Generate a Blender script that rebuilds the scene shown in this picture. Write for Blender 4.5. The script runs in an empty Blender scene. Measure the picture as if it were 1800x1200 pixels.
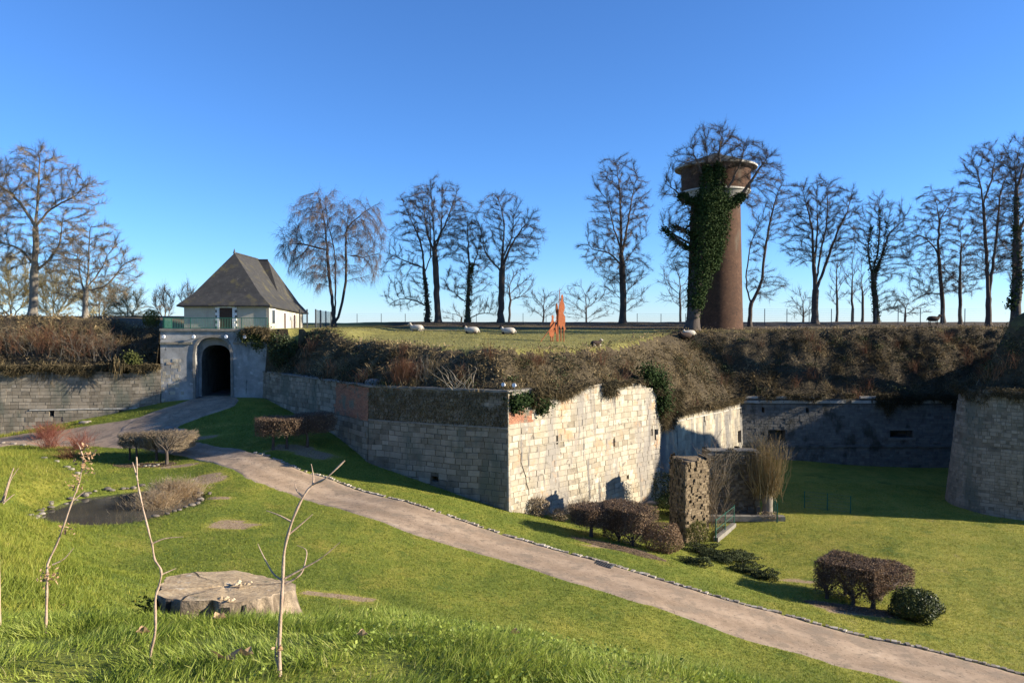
import bpy, math, random
import numpy as np
rng = np.random.default_rng(11)
random.seed(5)
S = bpy.context.scene
COL = S.collection

# ---------------------------------------------------------------- camera, sky, sun, exposure
FPX, HY = 1300.0, 566.0                      # focal length and horizon row of the 1800x1200 photograph
TILT = math.atan((600 - HY) / FPX)
cam_d = bpy.data.cameras.new("camera")
cam_d.lens, cam_d.sensor_width = 36 * FPX / 1800, 36
cam_d.clip_start, cam_d.clip_end = 0.1, 8000
cam = bpy.data.objects.new("camera", cam_d)
COL.objects.link(cam)
cam.location = (0, 0, 0)
cam.rotation_euler = (math.radians(90) - TILT, 0, 0)
S.camera = cam

SUN_EL, SUN_AZ = math.radians(18.8), math.radians(-5.0)   # azimuth measured from +X towards +Y
sun_dir = np.array([math.cos(SUN_EL) * math.cos(SUN_AZ), math.cos(SUN_EL) * math.sin(SUN_AZ), math.sin(SUN_EL)])
W = bpy.data.worlds.new("World")
S.world = W
W.use_nodes = True
nt = W.node_tree
bg = nt.nodes["Background"]
sky = nt.nodes.new("ShaderNodeTexSky")
sky.sky_type = 'NISHITA'
sky.sun_disc = False
sky.sun_elevation = SUN_EL
sky.sun_rotation = math.radians(90) - SUN_AZ
sky.altitude = 0
sky.air_density, sky.dust_density, sky.ozone_density = 0.9, 0.0, 9.0
bg.inputs[1].default_value = 0.092
tnt = nt.nodes.new("ShaderNodeMix"); tnt.data_type = 'RGBA'; tnt.blend_type = 'MULTIPLY'; tnt.inputs[0].default_value = 1
tnt.inputs[7].default_value = (1.10, 1.03, 1.03, 1)      # the camera's rendering of a clear winter sky
nt.links.new(sky.outputs[0], tnt.inputs[6]); nt.links.new(tnt.outputs[2], bg.inputs[0])
sd = bpy.data.lights.new("sun", 'SUN')
sd.energy, sd.angle, sd.color = 5.0, math.radians(0.53), (1.0, 0.89, 0.72)
so = bpy.data.objects.new("sun", sd)
COL.objects.link(so)
from mathutils import Vector
so.rotation_euler = Vector(sun_dir).to_track_quat('Z', 'Y').to_euler()
so.location = (60, -5, 40)
S.view_settings.view_transform = 'Standard'
S.view_settings.look = 'None'
S.view_settings.exposure = 1.35
S.view_settings.gamma = 1.0
S.view_settings.use_curve_mapping = False

# ---------------------------------------------------------------- small maths
def ray(px, py):
    dx, dy = (px - 900) / FPX, (600 - py) / FPX
    c, s = math.cos(TILT), math.sin(TILT)
    d = np.array([dx, c + dy * s, -s + dy * c])
    return d / d[1]
def at(px, py, Y):
    return ray(px, py) * Y
def unit(v):
    v = np.asarray(v, float)
    return v / np.maximum(np.linalg.norm(v, axis=-1, keepdims=True), 1e-9)
def sstep(a, b, x):
    t = np.clip((np.asarray(x, float) - a) / (b - a), 0, 1)
    return t * t * (3 - 2 * t)
_lat = rng.random((64, 64, 8))
def vnoise(x, y, f=1.0, k=0):
    x, y = np.asarray(x, float) * f + 17.3 * k, np.asarray(y, float) * f + 5.1 * k
    xi, yi = np.floor(x).astype(int), np.floor(y).astype(int)
    fx, fy = x - xi, y - yi
    fx, fy = fx * fx * (3 - 2 * fx), fy * fy * (3 - 2 * fy)
    L = _lat[:, :, k % 8]
    g = lambda a, b: L[a % 64, b % 64]
    return (g(xi, yi) * (1 - fx) + g(xi + 1, yi) * fx) * (1 - fy) + (g(xi, yi + 1) * (1 - fx) + g(xi + 1, yi + 1) * fx) * fy
def fbm(x, y, f=1.0, k=0):
    return (vnoise(x, y, f, k) + .5 * vnoise(x, y, 2.1 * f, k + 1) + .25 * vnoise(x, y, 4.3 * f, k + 2)) / 1.75

# ---------------------------------------------------------------- mesh building
class MB:
    def __init__(s): s.V, s.F, s.T, s.n = [], [], [], 0
    def add(s, v, f, t=0.5):
        v = np.asarray(v, float).reshape(-1, 3)
        f = np.asarray(f, int)
        s.V.append(v); s.F.append(f + s.n)
        s.T.append(np.broadcast_to(np.asarray(t, float), (len(v),)) if np.ndim(t) < 1 or len(np.atleast_1d(t)) == len(v) else np.full(len(v), .5))
        s.n += len(v)
        return s
    def build(s, name, mat, parent=None, smooth=False):
        me = bpy.data.meshes.new(name)
        o = bpy.data.objects.new(name, me)
        COL.objects.link(o)
        if s.n:
            V = np.concatenate(s.V); T = np.concatenate(s.T)
            loops = np.concatenate([f.ravel() for f in s.F])
            tot = np.concatenate([np.full(len(f), f.shape[1]) for f in s.F])
            st = np.concatenate([[0], np.cumsum(tot)[:-1]])
            me.vertices.add(len(V)); me.vertices.foreach_set("co", V.ravel().astype(np.float32))
            me.loops.add(len(loops)); me.loops.foreach_set("vertex_index", loops.astype(np.int32))
            me.polygons.add(len(tot)); me.polygons.foreach_set("loop_start", st.astype(np.int32))
            me.polygons.foreach_set("use_smooth", np.full(len(tot), bool(smooth)))
            me.update(calc_edges=True)
            a = me.attributes.new("tint", 'FLOAT', 'POINT')
            a.data.foreach_set("value", T.astype(np.float32))
        if mat: me.materials.append(mat)
        if parent is not None:
            o.parent = parent
            o.matrix_parent_inverse = parent.matrix_world.inverted() if parent.type != 'EMPTY' else __import__('mathutils').Matrix.Translation(-parent.location)
        return o
def tag(o, label=None, cat=None, group=None, kind=None):
    for k, v in (('label', label), ('category', cat), ('group', group), ('kind', kind)):
        if v: o[k] = v
    return o
def thing(name, loc, label, cat, group=None):
    o = bpy.data.objects.new(name, None)
    o.empty_display_size = .3
    COL.objects.link(o)
    o.location = [float(c) for c in loc]
    return tag(o, label, cat, group)
def ident(o, label, cat, group=None):
    return tag(o, label, cat, group)

def box(mb, c, s, rz=0.0, t=.5, tilt=None):
    c = np.asarray(c, float); hx, hy, hz = np.asarray(s, float) / 2
    v = np.array([[x, y, z] for z in (-hz, hz) for y in (-hy, hy) for x in (-hx, hx)])
    ca, sa = math.cos(rz), math.sin(rz)
    v = np.stack([v[:, 0] * ca - v[:, 1] * sa, v[:, 0] * sa + v[:, 1] * ca, v[:, 2]], 1) + c
    mb.add(v, [[0, 2, 3, 1], [4, 5, 7, 6], [0, 1, 5, 4], [2, 6, 7, 3], [0, 4, 6, 2], [1, 3, 7, 5]], t)
def frames(d):
    d = unit(d)
    ref = np.where(np.abs(d[:, :1]) < .8, np.array([[1., 0, 0]]), np.array([[0, 1., 0]]))
    a = unit(np.cross(d, ref)); b = np.cross(d, a)
    return a, b
def tubes(mb, P0, P1, r0, r1, sides=3, t=.5, D0=None, D1=None):
    P0, P1 = np.atleast_2d(P0).astype(float), np.atleast_2d(P1).astype(float)
    n = len(P0)
    if n == 0: return
    r0, r1 = np.broadcast_to(np.asarray(r0, float), (n,)), np.broadcast_to(np.asarray(r1, float), (n,))
    d = P1 - P0
    a0, b0 = frames(d if D0 is None else D0); a1, b1 = frames(d if D1 is None else D1)
    th = np.arange(sides) * 2 * math.pi / sides
    c, s = np.cos(th), np.sin(th)
    R0 = P0[:, None] + r0[:, None, None] * (a0[:, None] * c[None, :, None] + b0[:, None] * s[None, :, None])
    R1 = P1[:, None] + r1[:, None, None] * (a1[:, None] * c[None, :, None] + b1[:, None] * s[None, :, None])
    V = np.concatenate([R0, R1], 1).reshape(-1, 3)
    k = np.arange(sides); k2 = (k + 1) % sides
    f = np.stack([k, k2, k2 + sides, k + sides], 1)
    Fc = (f[None] + (np.arange(n) * 2 * sides)[:, None, None]).reshape(-1, 4)
    tt = np.repeat(np.broadcast_to(np.asarray(t, float), (n,)), 2 * sides)
    mb.add(V, Fc, tt)
def polytube(mb, P, r, sides=6, t=.5, cap=True):
    P = np.asarray(P, float); n = len(P)
    r = np.broadcast_to(np.asarray(r, float), (n,))
    d = np.gradient(P, axis=0)
    a, b = frames(d)
    th = np.arange(sides) * 2 * math.pi / sides
    V = (P[:, None] + r[:, None, None] * (a[:, None] * np.cos(th)[None, :, None] + b[:, None] * np.sin(th)[None, :, None])).reshape(-1, 3)
    k = np.arange(sides); k2 = (k + 1) % sides
    Fc = np.concatenate([np.stack([k + i * sides, k2 + i * sides, k2 + (i + 1) * sides, k + (i + 1) * sides], 1) for i in range(n - 1)])
    mb.add(V, Fc, t)
    if cap:
        mb.add(V[:sides], [list(range(sides))[::-1]], t); mb.add(V[-sides:], [list(range(sides))], t)
def leaves(mb, C, size, t=.5, nrm=None, flat=.0, asp=.6):
    C = np.atleast_2d(C); n = len(C)
    if n == 0: return
    a = unit(rng.normal(size=(n, 3)))
    if nrm is not None:
        nn = unit(np.asarray(nrm) + rng.normal(size=(n, 3)) * (1 - flat) * .9)
        a = unit(np.cross(nn, a))
        b = np.cross(nn, a)
    else:
        b = unit(np.cross(a, rng.normal(size=(n, 3))))
    s = np.broadcast_to(np.asarray(size, float), (n,))[:, None]
    V = np.stack([C - a * s * .5, C + b * s * asp * .5, C + a * s * .5, C - b * s * asp * .5], 1).reshape(-1, 3)
    Fc = np.arange(n * 4).reshape(n, 4)
    mb.add(V, Fc, np.repeat(np.broadcast_to(np.asarray(t, float), (n,)), 4))
def blades(mb, B, D, L, Wd, bend=None, t=.5, segs=2):
    """tapered curved strips from B along D, bending towards `bend`"""
    B, D = np.atleast_2d(B).astype(float), unit(np.atleast_2d(D)); n = len(B)
    if n == 0: return
    L = np.broadcast_to(np.asarray(L, float), (n,))[:, None]; Wd = np.broadcast_to(np.asarray(Wd, float), (n,))[:, None]
    if bend is None: bend = np.zeros((n, 3))
    side = unit(np.cross(D, rng.normal(size=(n, 3))))
    rows = []
    for i in range(segs):
        f = i / segs
        p = B + D * L * f + bend * L * f * f
        w = Wd * (1 - f * .6) * .5
        rows += [p - side * w, p + side * w]
    rows.append(B + D * L + bend * L)
    m = 2 * segs + 1
    V = np.stack(rows, 1).reshape(-1, 3)
    off = (np.arange(n) * m)[:, None]
    tt = np.repeat(np.broadcast_to(np.asarray(t, float), (n,)), m)
    q = np.concatenate([np.array([[2 * i, 2 * i + 1, 2 * i + 3, 2 * i + 2]]) + off for i in range(segs - 1)]) if segs > 1 else np.zeros((0, 4), int)
    tri = np.array([[2 * segs - 2, 2 * segs - 1, 2 * segs]]) + off
    if len(q): 
        base = mb.n
        mb.add(V, q, tt); mb.F.append(tri + base)
    else: mb.add(V, tri, tt)
def prism(mb, poly, axis_u, axis_v, origin, normal, th, t=.5):
    """flat outline (u,v) extruded by th along normal"""
    poly = np.asarray(poly, float)
    u, v, nr = (np.asarray(a, float) for a in (axis_u, axis_v, normal))
    A = origin + poly[:, :1] * u + poly[:, 1:] * v
    n = len(poly)
    mb.add(np.concatenate([A - nr * th / 2, A + nr * th / 2]), np.array([[i, (i + 1) % n, (i + 1) % n + n, i + n] for i in range(n)]), t)
    mb.add(A - nr * th / 2, [list(range(n))], t); mb.add(A + nr * th / 2, [list(range(n))[::-1]], t)

# ---------------------------------------------------------------- materials
def mk(name, stops, scale=2.0, tintw=.6, bump=.3, bscale=12.0, rough=.9, patches=(), transl=0.0, detail=5, spec=.2, vec=(1, 1, 1), bdist=.03, contrast=1.0, metal=0, over=None):
    m = bpy.data.materials.new(name); m.use_nodes = True
    n, l = m.node_tree.nodes, m.node_tree.links
    bsdf = n["Principled BSDF"]
    bsdf.inputs["Roughness"].default_value = rough
    bsdf.inputs["Specular IOR Level"].default_value = spec
    bsdf.inputs["Metallic"].default_value = metal
    geo = n.new("ShaderNodeNewGeometry")
    mp = n.new("ShaderNodeMapping"); mp.inputs["Scale"].default_value = vec
    l.new(geo.outputs["Position"], mp.inputs[0])
    def noise(sc, det=detail, src=mp):
        t = n.new("ShaderNodeTexNoise"); t.inputs["Scale"].default_value = sc; t.inputs["Detail"].default_value = det
        t.inputs["Roughness"].default_value = .62
        l.new(src.outputs[0], t.inputs["Vector"]); return t
    nz = noise(scale)
    at_ = n.new("ShaderNodeAttribute"); at_.attribute_name = "tint"
    mr = n.new("ShaderNodeMapRange"); mr.inputs[1].default_value = .5 - .25 / contrast; mr.inputs[2].default_value = .5 + .25 / contrast
    l.new(nz.outputs[0], mr.inputs[0])
    mx = n.new("ShaderNodeMix"); mx.data_type = 'FLOAT'; mx.inputs[0].default_value = tintw
    l.new(mr.outputs[0], mx.inputs[2]); l.new(at_.outputs["Fac"], mx.inputs[3])
    cr = n.new("ShaderNodeValToRGB")
    el = cr.color_ramp.elements
    while len(el) < len(stops): el.new(.5)
    for i, (p, c) in enumerate(stops):
        el[i].position = p; el[i].color = (*c, 1)
    l.new(mx.outputs[0], cr.inputs[0])
    col = cr.outputs[0]
    for (c, sc, lo, hi, pv) in patches:
        mp2 = n.new("ShaderNodeMapping"); mp2.inputs["Scale"].default_value = pv; mp2.inputs["Location"].default_value = (3.1 * sc, 1.7, .4 * len(name))
        l.new(geo.outputs["Position"], mp2.inputs[0])
        t = noise(sc, 4, mp2)
        r = n.new("ShaderNodeMapRange"); r.interpolation_type = 'SMOOTHSTEP'; r.inputs[1].default_value = lo; r.inputs[2].default_value = hi
        l.new(t.outputs[0], r.inputs[0])
        mm = n.new("ShaderNodeMix"); mm.data_type = 'RGBA'
        l.new(r.outputs[0], mm.inputs[0]); l.new(col, mm.inputs[6]); mm.inputs[7].default_value = (*c, 1)
        col = mm.outputs[2]
    if over:
        r = n.new("ShaderNodeMapRange"); r.interpolation_type = 'SMOOTHSTEP'; r.inputs[1].default_value = over[1]; r.inputs[2].default_value = over[2]
        l.new(at_.outputs["Fac"], r.inputs[0]); oc = n.new("ShaderNodeValToRGB"); oc.color_ramp.elements[0].color = (*over[0], 1); oc.color_ramp.elements[1].color = (*over[3], 1)
        oc.color_ramp.elements[0].position = .35; oc.color_ramp.elements[1].position = .65
        on = noise(13); l.new(on.outputs[0], oc.inputs[0])
        mm = n.new("ShaderNodeMix"); mm.data_type = 'RGBA'; l.new(r.outputs[0], mm.inputs[0]); l.new(col, mm.inputs[6]); l.new(oc.outputs[0], mm.inputs[7]); col = mm.outputs[2]
    l.new(col, bsdf.inputs["Base Color"])
    if bump:
        nb = noise(bscale, 6)
        bp = n.new("ShaderNodeBump"); bp.inputs["Strength"].default_value = bump; bp.inputs["Distance"].default_value = bdist
        l.new(nb.outputs[0], bp.inputs["Height"]); l.new(bp.outputs[0], bsdf.inputs["Normal"])
    if transl:
        tr = n.new("ShaderNodeBsdfTranslucent"); ms = n.new("ShaderNodeMixShader"); ms.inputs[0].default_value = transl
        l.new(col, tr.inputs[0]); l.new(bsdf.outputs[0], ms.inputs[1]); l.new(tr.outputs[0], ms.inputs[2])
        l.new(ms.outputs[0], n["Material Output"].inputs[0])
    return m
I3 = (1, 1, 1)
M = {}
M['lawn'] = mk('lawn', [(0, (.065, .098, .013)), (.4, (.150, .180, .024)), (.72, (.275, .255, .042)), (.9, (.26, .20, .095)), (1, (.25, .18, .105))], scale=.9, tintw=.62, bump=.9, bscale=16, bdist=.06, over=((.19, .125, .07), .80, .95, (.36, .27, .17)),
               patches=[((.29, .25, .045), .35, .52, .72, I3), ((.085, .125, .017), .55, .55, .70, I3), ((.28, .26, .045), 5, .55, .75, I3), ((.06, .085, .012), 9, .54, .66, I3), ((.07, .09, .014), 22, .55, .66, I3)])
M['field'] = mk('field', [(0, (.045, .030, .018)), (.35, (.085, .062, .033)), (.6, (.19, .175, .050)), (.8, (.24, .215, .062)), (1, (.42, .31, .16))], scale=1.2, tintw=.8, bump=.8, bscale=8, bdist=.08)
M['path'] = mk('path_gravel', [(0, (.17, .122, .080)), (.35, (.275, .200, .134)), (.65, (.37, .275, .188)), (1, (.48, .38, .28))], scale=2.6, tintw=.6, bump=.6, bscale=45, bdist=.02,
               patches=[((.235, .18, .126), 1.1, .48, .62, I3), ((.155, .115, .08), 7, .57, .68, I3), ((.40, .31, .215), 14, .60, .70, I3)])
ST = [(0, (.06, .05, .042)), (.18, (.22, .185, .135)), (.5, (.34, .295, .215)), (.8, (.42, .375, .285)), (1, (.36, .23, .14))]
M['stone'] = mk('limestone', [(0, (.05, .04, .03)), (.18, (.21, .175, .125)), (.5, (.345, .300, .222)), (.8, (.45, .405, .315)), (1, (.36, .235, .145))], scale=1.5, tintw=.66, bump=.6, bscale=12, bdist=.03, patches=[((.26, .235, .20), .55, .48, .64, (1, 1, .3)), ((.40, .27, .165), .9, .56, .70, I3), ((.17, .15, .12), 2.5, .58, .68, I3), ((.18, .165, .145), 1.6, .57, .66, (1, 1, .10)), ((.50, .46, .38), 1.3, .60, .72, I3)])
M['stone_flank'] = mk('weathered_limestone', ST, scale=1.2, tintw=.45, bump=.7, bscale=6, bdist=.04, patches=[((.17, .16, .145), .55, .42, .60, (1, 1, .22)), ((.52, .46, .33), .9, .56, .7, (1, 1, .3)), ((.11, .11, .10), 1.3, .60, .72, (1, 1, .15))])
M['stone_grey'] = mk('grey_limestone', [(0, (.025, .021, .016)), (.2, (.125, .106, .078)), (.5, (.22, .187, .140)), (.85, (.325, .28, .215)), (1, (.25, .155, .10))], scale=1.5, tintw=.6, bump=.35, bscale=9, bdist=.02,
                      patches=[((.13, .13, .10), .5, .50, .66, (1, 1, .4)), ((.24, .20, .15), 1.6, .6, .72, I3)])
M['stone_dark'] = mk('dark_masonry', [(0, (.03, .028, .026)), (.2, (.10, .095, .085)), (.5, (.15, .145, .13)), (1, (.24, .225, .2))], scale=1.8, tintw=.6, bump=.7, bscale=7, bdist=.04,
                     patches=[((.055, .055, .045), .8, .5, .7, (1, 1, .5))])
M['brickred'] = mk('red_brick', [(0, (.12, .08, .06)), (.3, (.26, .12, .075)), (.7, (.36, .17, .10)), (1, (.42, .27, .18))], scale=3, tintw=.6, bump=.4, bscale=9, patches=[((.16, .15, .11), 1.2, .52, .66, I3)])
M['drygrowth_wall'] = mk('dry_creeper_masonry', [(0, (.05, .042, .033)), (.5, (.13, .112, .085)), (1, (.21, .185, .14))], scale=5, tintw=.4, bump=1, bscale=14, bdist=.06)
M['coping'] = mk('coping_stone', [(0, (.11, .10, .085)), (1, (.26, .24, .205))], scale=3, tintw=.3, bump=.4)
M['ledge'] = mk('pale_ledge_stone', [(0, (.25, .24, .21)), (1, (.52, .49, .43))], scale=3, tintw=.2, bump=.4, patches=[((.10, .09, .075), 1.3, .55, .62, (1, 1, .3))])
M['stucco'] = mk('stained_render', [(0, (.13, .13, .12)), (.5, (.27, .265, .25)), (1, (.44, .43, .41))], scale=.9, tintw=.1, bump=.4, bscale=10, detail=8,
                 patches=[((.10, .105, .10), .6, .50, .68, (1, 1, .25)), ((.42, .41, .38), 1.1, .58, .70, I3), ((.07, .07, .065), 2.2, .62, .72, (1, 1, .2))])
M['dark'] = mk('dark_recess', [(0, (.012, .011, .010)), (1, (.03, .028, .026))], bump=0)
M['plaster'] = mk('cream_plaster', [(0, (.35, .315, .245)), (1, (.47, .43, .345))], scale=1.2, tintw=.1, bump=.2, patches=[((.36, .32, .26), .8, .55, .75, (1, 1, .3))])
M['white_stone'] = mk('white_dressed_stone', [(0, (.55, .55, .54)), (1, (.74, .74, .72))], scale=3, tintw=.3, bump=.2)
M['slate'] = mk('mossy_slate', [(0, (.022, .021, .020)), (.5, (.042, .041, .039)), (1, (.075, .071, .064))], scale=2.2, tintw=.45, bump=.35, bscale=9, rough=.75,
                patches=[((.085, .075, .042), .9, .52, .7, I3), ((.11, .10, .09), 3.5, .64, .72, I3)])
M['door'] = mk('brown_door', [(0, (.035, .02, .014)), (1, (.075, .045, .03))], scale=6, bump=.2, rough=.6)
M['glass'] = mk('dark_glass', [(0, (.02, .022, .025)), (1, (.03, .033, .036))], bump=0, rough=.15, spec=.5)
M['green_paint'] = mk('green_paint', [(0, (.015, .075, .055)), (1, (.025, .12, .085))], bump=0, rough=.5)
M['white_paint'] = mk('white_enamel', [(0, (.72, .72, .72)), (1, (.8, .8, .8))], bump=0, rough=.4)
M['metal'] = mk('grey_metal', [(0, (.05, .055, .06)), (1, (.10, .105, .11))], bump=0, rough=.5)
M['wire'] = mk('galvanised_wire', [(0, (.10, .11, .10)), (1, (.18, .19, .18))], bump=0, rough=.5)
M['brick_tower'] = mk('tower_brick', [(0, (.038, .026, .020)), (.35, (.075, .042, .028)), (.7, (.105, .057, .036)), (1, (.155, .095, .066))], scale=1.0, tintw=.55, bump=.4, bscale=12, patches=[((.12, .10, .075), .35, .55, .72, (1, 1, .4))])
M['concrete'] = mk('pale_concrete', [(0, (.34, .33, .30)), (1, (.50, .48, .44))], scale=2, tintw=.2, bump=.3)
M['zinc'] = mk('roof_sheet', [(0, (.035, .04, .036)), (1, (.065, .07, .06))], scale=1.5, bump=.2, rough=.7)
M['corten'] = mk('rusted_steel', [(0, (.17, .045, .016)), (.5, (.28, .082, .030)), (1, (.38, .15, .06))], scale=6, tintw=.3, bump=.4, rough=.8)
M['bark'] = mk('dark_bark', [(0, (.035, .028, .024)), (.5, (.075, .060, .050)), (1, (.13, .105, .085))], scale=4, tintw=.4, bump=.8, bscale=10, vec=(1, 1, .35))
M['twig'] = mk('twig_bark', [(0, (.065, .048, .038)), (.5, (.11, .082, .064)), (1, (.16, .122, .095))], scale=2, tintw=.7, bump=0)
M['palebark'] = mk('pale_bark', [(0, (.11, .095, .075)), (.5, (.20, .175, .14)), (1, (.31, .27, .215))], scale=4, tintw=.4, bump=.8, bscale=10, vec=(1, 1, .35))
M['paletwig'] = mk('pale_twig', [(0, (.10, .075, .052)), (.5, (.165, .13, .088)), (1, (.24, .195, .13))], scale=2, tintw=.7, bump=0)
M['birchtwig'] = mk('birch_twig', [(0, (.05, .038, .036)), (.5, (.085, .066, .060)), (1, (.13, .105, .092))], scale=2, tintw=.7, bump=0)
M['thicket'] = mk('olive_twig', [(0, (.20, .165, .08)), (.5, (.32, .27, .135)), (1, (.44, .37, .20))], scale=.6, tintw=.6, bump=0)
M['ivy'] = mk('ivy_leaf', [(0, (.012, .022, .008)), (.5, (.026, .046, .014)), (.85, (.05, .075, .02)), (1, (.10, .12, .035))], scale=.8, tintw=.7, bump=0, rough=.8, spec=.08, transl=.15)
M['ivybright'] = mk('mossy_ivy', [(0, (.035, .040, .012)), (.5, (.075, .085, .022)), (1, (.15, .16, .045))], scale=.8, tintw=.7, bump=0, transl=.15)
M['scrub'] = mk('dry_scrub', [(0, (.020, .019, .010)), (.28, (.058, .048, .025)), (.52, (.135, .102, .052)), (.78, (.265, .195, .10)), (1, (.46, .37, .22))], scale=.45, tintw=.72, bump=0, transl=.12)
M['soil'] = mk('bank_soil', [(0, (.022, .017, .010)), (.5, (.062, .047, .027)), (1, (.13, .10, .05))], scale=1.4, tintw=.5, bump=1, bscale=5, bdist=.15)
M['straw'] = mk('straw_stems', [(0, (.32, .235, .13)), (.5, (.56, .43, .26)), (1, (.70, .58, .40))], scale=2, tintw=.8, bump=0, transl=.2)
M['redstem'] = mk('red_stems', [(0, (.22, .07, .045)), (.5, (.34, .125, .075)), (1, (.42, .21, .13))], scale=2, tintw=.8, bump=0)
M['russetstem'] = mk('russet_stems', [(0, (.11, .05, .028)), (.5, (.22, .10, .05)), (1, (.31, .185, .10))], scale=.8, tintw=.8, bump=0)
M['beech'] = mk('dry_beech_leaf', [(0, (.075, .045, .028)), (.45, (.165, .105, .062)), (.8, (.26, .18, .11)), (1, (.38, .29, .19))], scale=1.5, tintw=.8, bump=0, transl=.2)
M['greyhedge'] = mk('bare_hedge_twigs', [(0, (.12, .09, .058)), (.5, (.24, .185, .12)), (1, (.37, .295, .195))], scale=2, tintw=.8, bump=0)
M['evergreen'] = mk('evergreen_leaf', [(0, (.014, .022, .008)), (.5, (.034, .050, .016)), (1, (.085, .10, .034))], scale=2, tintw=.8, bump=0, rough=.5, transl=.1)
M['juniper'] = mk('juniper_spray', [(0, (.015, .022, .010)), (.5, (.038, .050, .020)), (1, (.095, .11, .04))], scale=2, tintw=.8, bump=0, transl=.1)
M['yewgold'] = mk('yellowish_conifer', [(0, (.06, .07, .014)), (1, (.20, .19, .045))], scale=2, tintw=.8, bump=0, transl=.1)
M['grass'] = mk('grass_blade', [(0, (.06, .095, .013)), (.35, (.165, .225, .03)), (.7, (.31, .36, .06)), (.9, (.36, .36, .10)), (1, (.52, .43, .24))], scale=.9, tintw=.7, bump=0, rough=.55, spec=.3, transl=.35)
M['grass_short'] = mk('lawn_blade', [(0, (.075, .115, .015)), (.45, (.190, .225, .031)), (.8, (.33, .305, .055)), (1, (.38, .31, .17))], scale=.5, tintw=.7, bump=0, rough=.6, transl=.3)
M['deadleaf'] = mk('dead_leaf', [(0, (.22, .12, .06)), (.5, (.38, .24, .13)), (1, (.52, .38, .24))], scale=8, tintw=.6, bump=.3, transl=.2)
M['cutwood'] = mk('weathered_cut_wood', [(0, (.17, .115, .066)), (.5, (.36, .265, .155)), (1, (.54, .43, .275))], scale=5, tintw=.35, bump=.7, bscale=22, bdist=.02, vec=(1, 2.2, 1), patches=[((.10, .09, .05), 3, .58, .7, I3), ((.45, .38, .28), 8, .62, .72, I3)])
M['stumpbark'] = mk('flaking_bark', [(0, (.05, .038, .028)), (.5, (.18, .14, .10)), (1, (.42, .33, .23))], scale=6, tintw=.5, bump=1, bscale=14, bdist=.03)
M['moss'] = mk('moss', [(0, (.06, .065, .006)), (1, (.19, .17, .018))], scale=9, bump=.8, bscale=40)
M['wool'] = mk('sheep_wool', [(0, (.36, .32, .25)), (1, (.56, .51, .43))], scale=5, tintw=.4, bump=.5, bscale=30)
M['darkwool'] = mk('dark_fleece', [(0, (.03, .02, .016)), (1, (.075, .05, .04))], scale=5, tintw=.4, bump=.5, bscale=30)
M['rock'] = mk('edge_stone', [(0, (.07, .06, .05)), (.5, (.17, .145, .115)), (1, (.36, .32, .27))], scale=4, tintw=.7, bump=.5, bscale=12)
M['rubble'] = mk('flint_rubble', [(0, (.035, .027, .018)), (.35, (.115, .085, .052)), (.7, (.21, .16, .10)), (1, (.34, .28, .20))], scale=3.2, tintw=.6, bump=1, bscale=6, bdist=.1)
M['youngbark'] = mk('sapling_bark', [(0, (.20, .13, .085)), (.5, (.36, .26, .185)), (1, (.52, .41, .31))], scale=9, tintw=.5, bump=.4, bscale=40)
M['bed'] = mk('bed_soil', [(0, (.05, .032, .02)), (.5, (.11, .075, .048)), (1, (.19, .135, .09))], scale=4, tintw=.1, bump=.8, bscale=18)
# pond water
wm = mk('pond_water', [(0, (.055, .052, .042)), (1, (.09, .082, .062))], scale=.6, tintw=0, bump=.03, bscale=3, rough=.03, spec=.9)
M['water'] = wm

# ---------------------------------------------------------------- terrain of the ditch
CP = []
def cp(px, py, Y): CP.append(at(px, py, Y))
for a in [(375, 699, 63), (440, 701, 62), (283, 707, 62.4), (200, 725, 62), (100, 745, 61), (0, 765, 60.4), (0, 780, 55.9), (90, 785, 55), (330, 790, 50), (250, 760, 55), (300, 735, 57), (558, 761, 52.6), (589, 775, 51.1), (647, 811, 49), (700, 833, 47.7), (893, 895, 45), (919, 904, 45.9), (1114, 889, 54.6), (1161, 872, 57),
          (480, 790, 48), (575, 870, 43.5), (700, 885, 41.2), (893, 942, 38.9), (1060, 990, 36), (1430, 1095, 31.5), (1800, 1185, 28.5), (850, 976, 35.2), (1044, 1036, 31.6), (1189, 1083, 29.6), (330, 812, 47.5), (500, 862, 43.2),
          (270, 815, 48), (210, 850, 43), (210, 925, 34.8), (330, 885, 38.6), (400, 960, 32.3), (250, 970, 31.2), (500, 1000, 30), (700, 1050, 27.7), (900, 1100, 26.5), (1100, 1140, 25.6), (1300, 1210, 24.6),
          (110, 915, 36.0), (140, 1010, 28.4), (60, 850, 40), (0, 800, 48), (0, 900, 30), (0, 1000, 16), (50, 960, 24), (-200, 900, 22), (-200, 780, 45),
          (1380, 807, 69.3), (1511, 818, 69.3), (1640, 822, 69.3), (1668, 880, 56), (1740, 903, 53), (1800, 912, 52), (1220, 955, 45.5), (1330, 905, 51.4), (1500, 900, 53), (1600, 960, 44.5), (1500, 1068, 34.2), (1625, 1103, 32.3), (1800, 1130, 32), (1800, 1010, 41), (1320, 1010, 39.2), (1180, 970, 40.2), (1040, 945, 40.6),
          ]: cp(*a)
for p in [(0, 0, -1.62), (0, -6, -1.5), (-4, 0, -1.6), (5, 0, -1.7), (-12, 0, -1.8), (14, 0, -2.4), (-30, 0, -2), (30, 0, -4), (0, -30, -1.5), (-40, -20, -2), (40, -20, -3)]: CP.append(np.array(p, float))
for a in [(900, 1199, 4.0), (500, 1195, 4.2), (1250, 1199, 4.8), (700, 1078, 6.7), (400, 1094, 6.2), (140, 1090, 6.6), (560, 1080, 6.6), (1000, 1130, 5.5), (0, 1090, 6.8)]: cp(*a)
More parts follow.
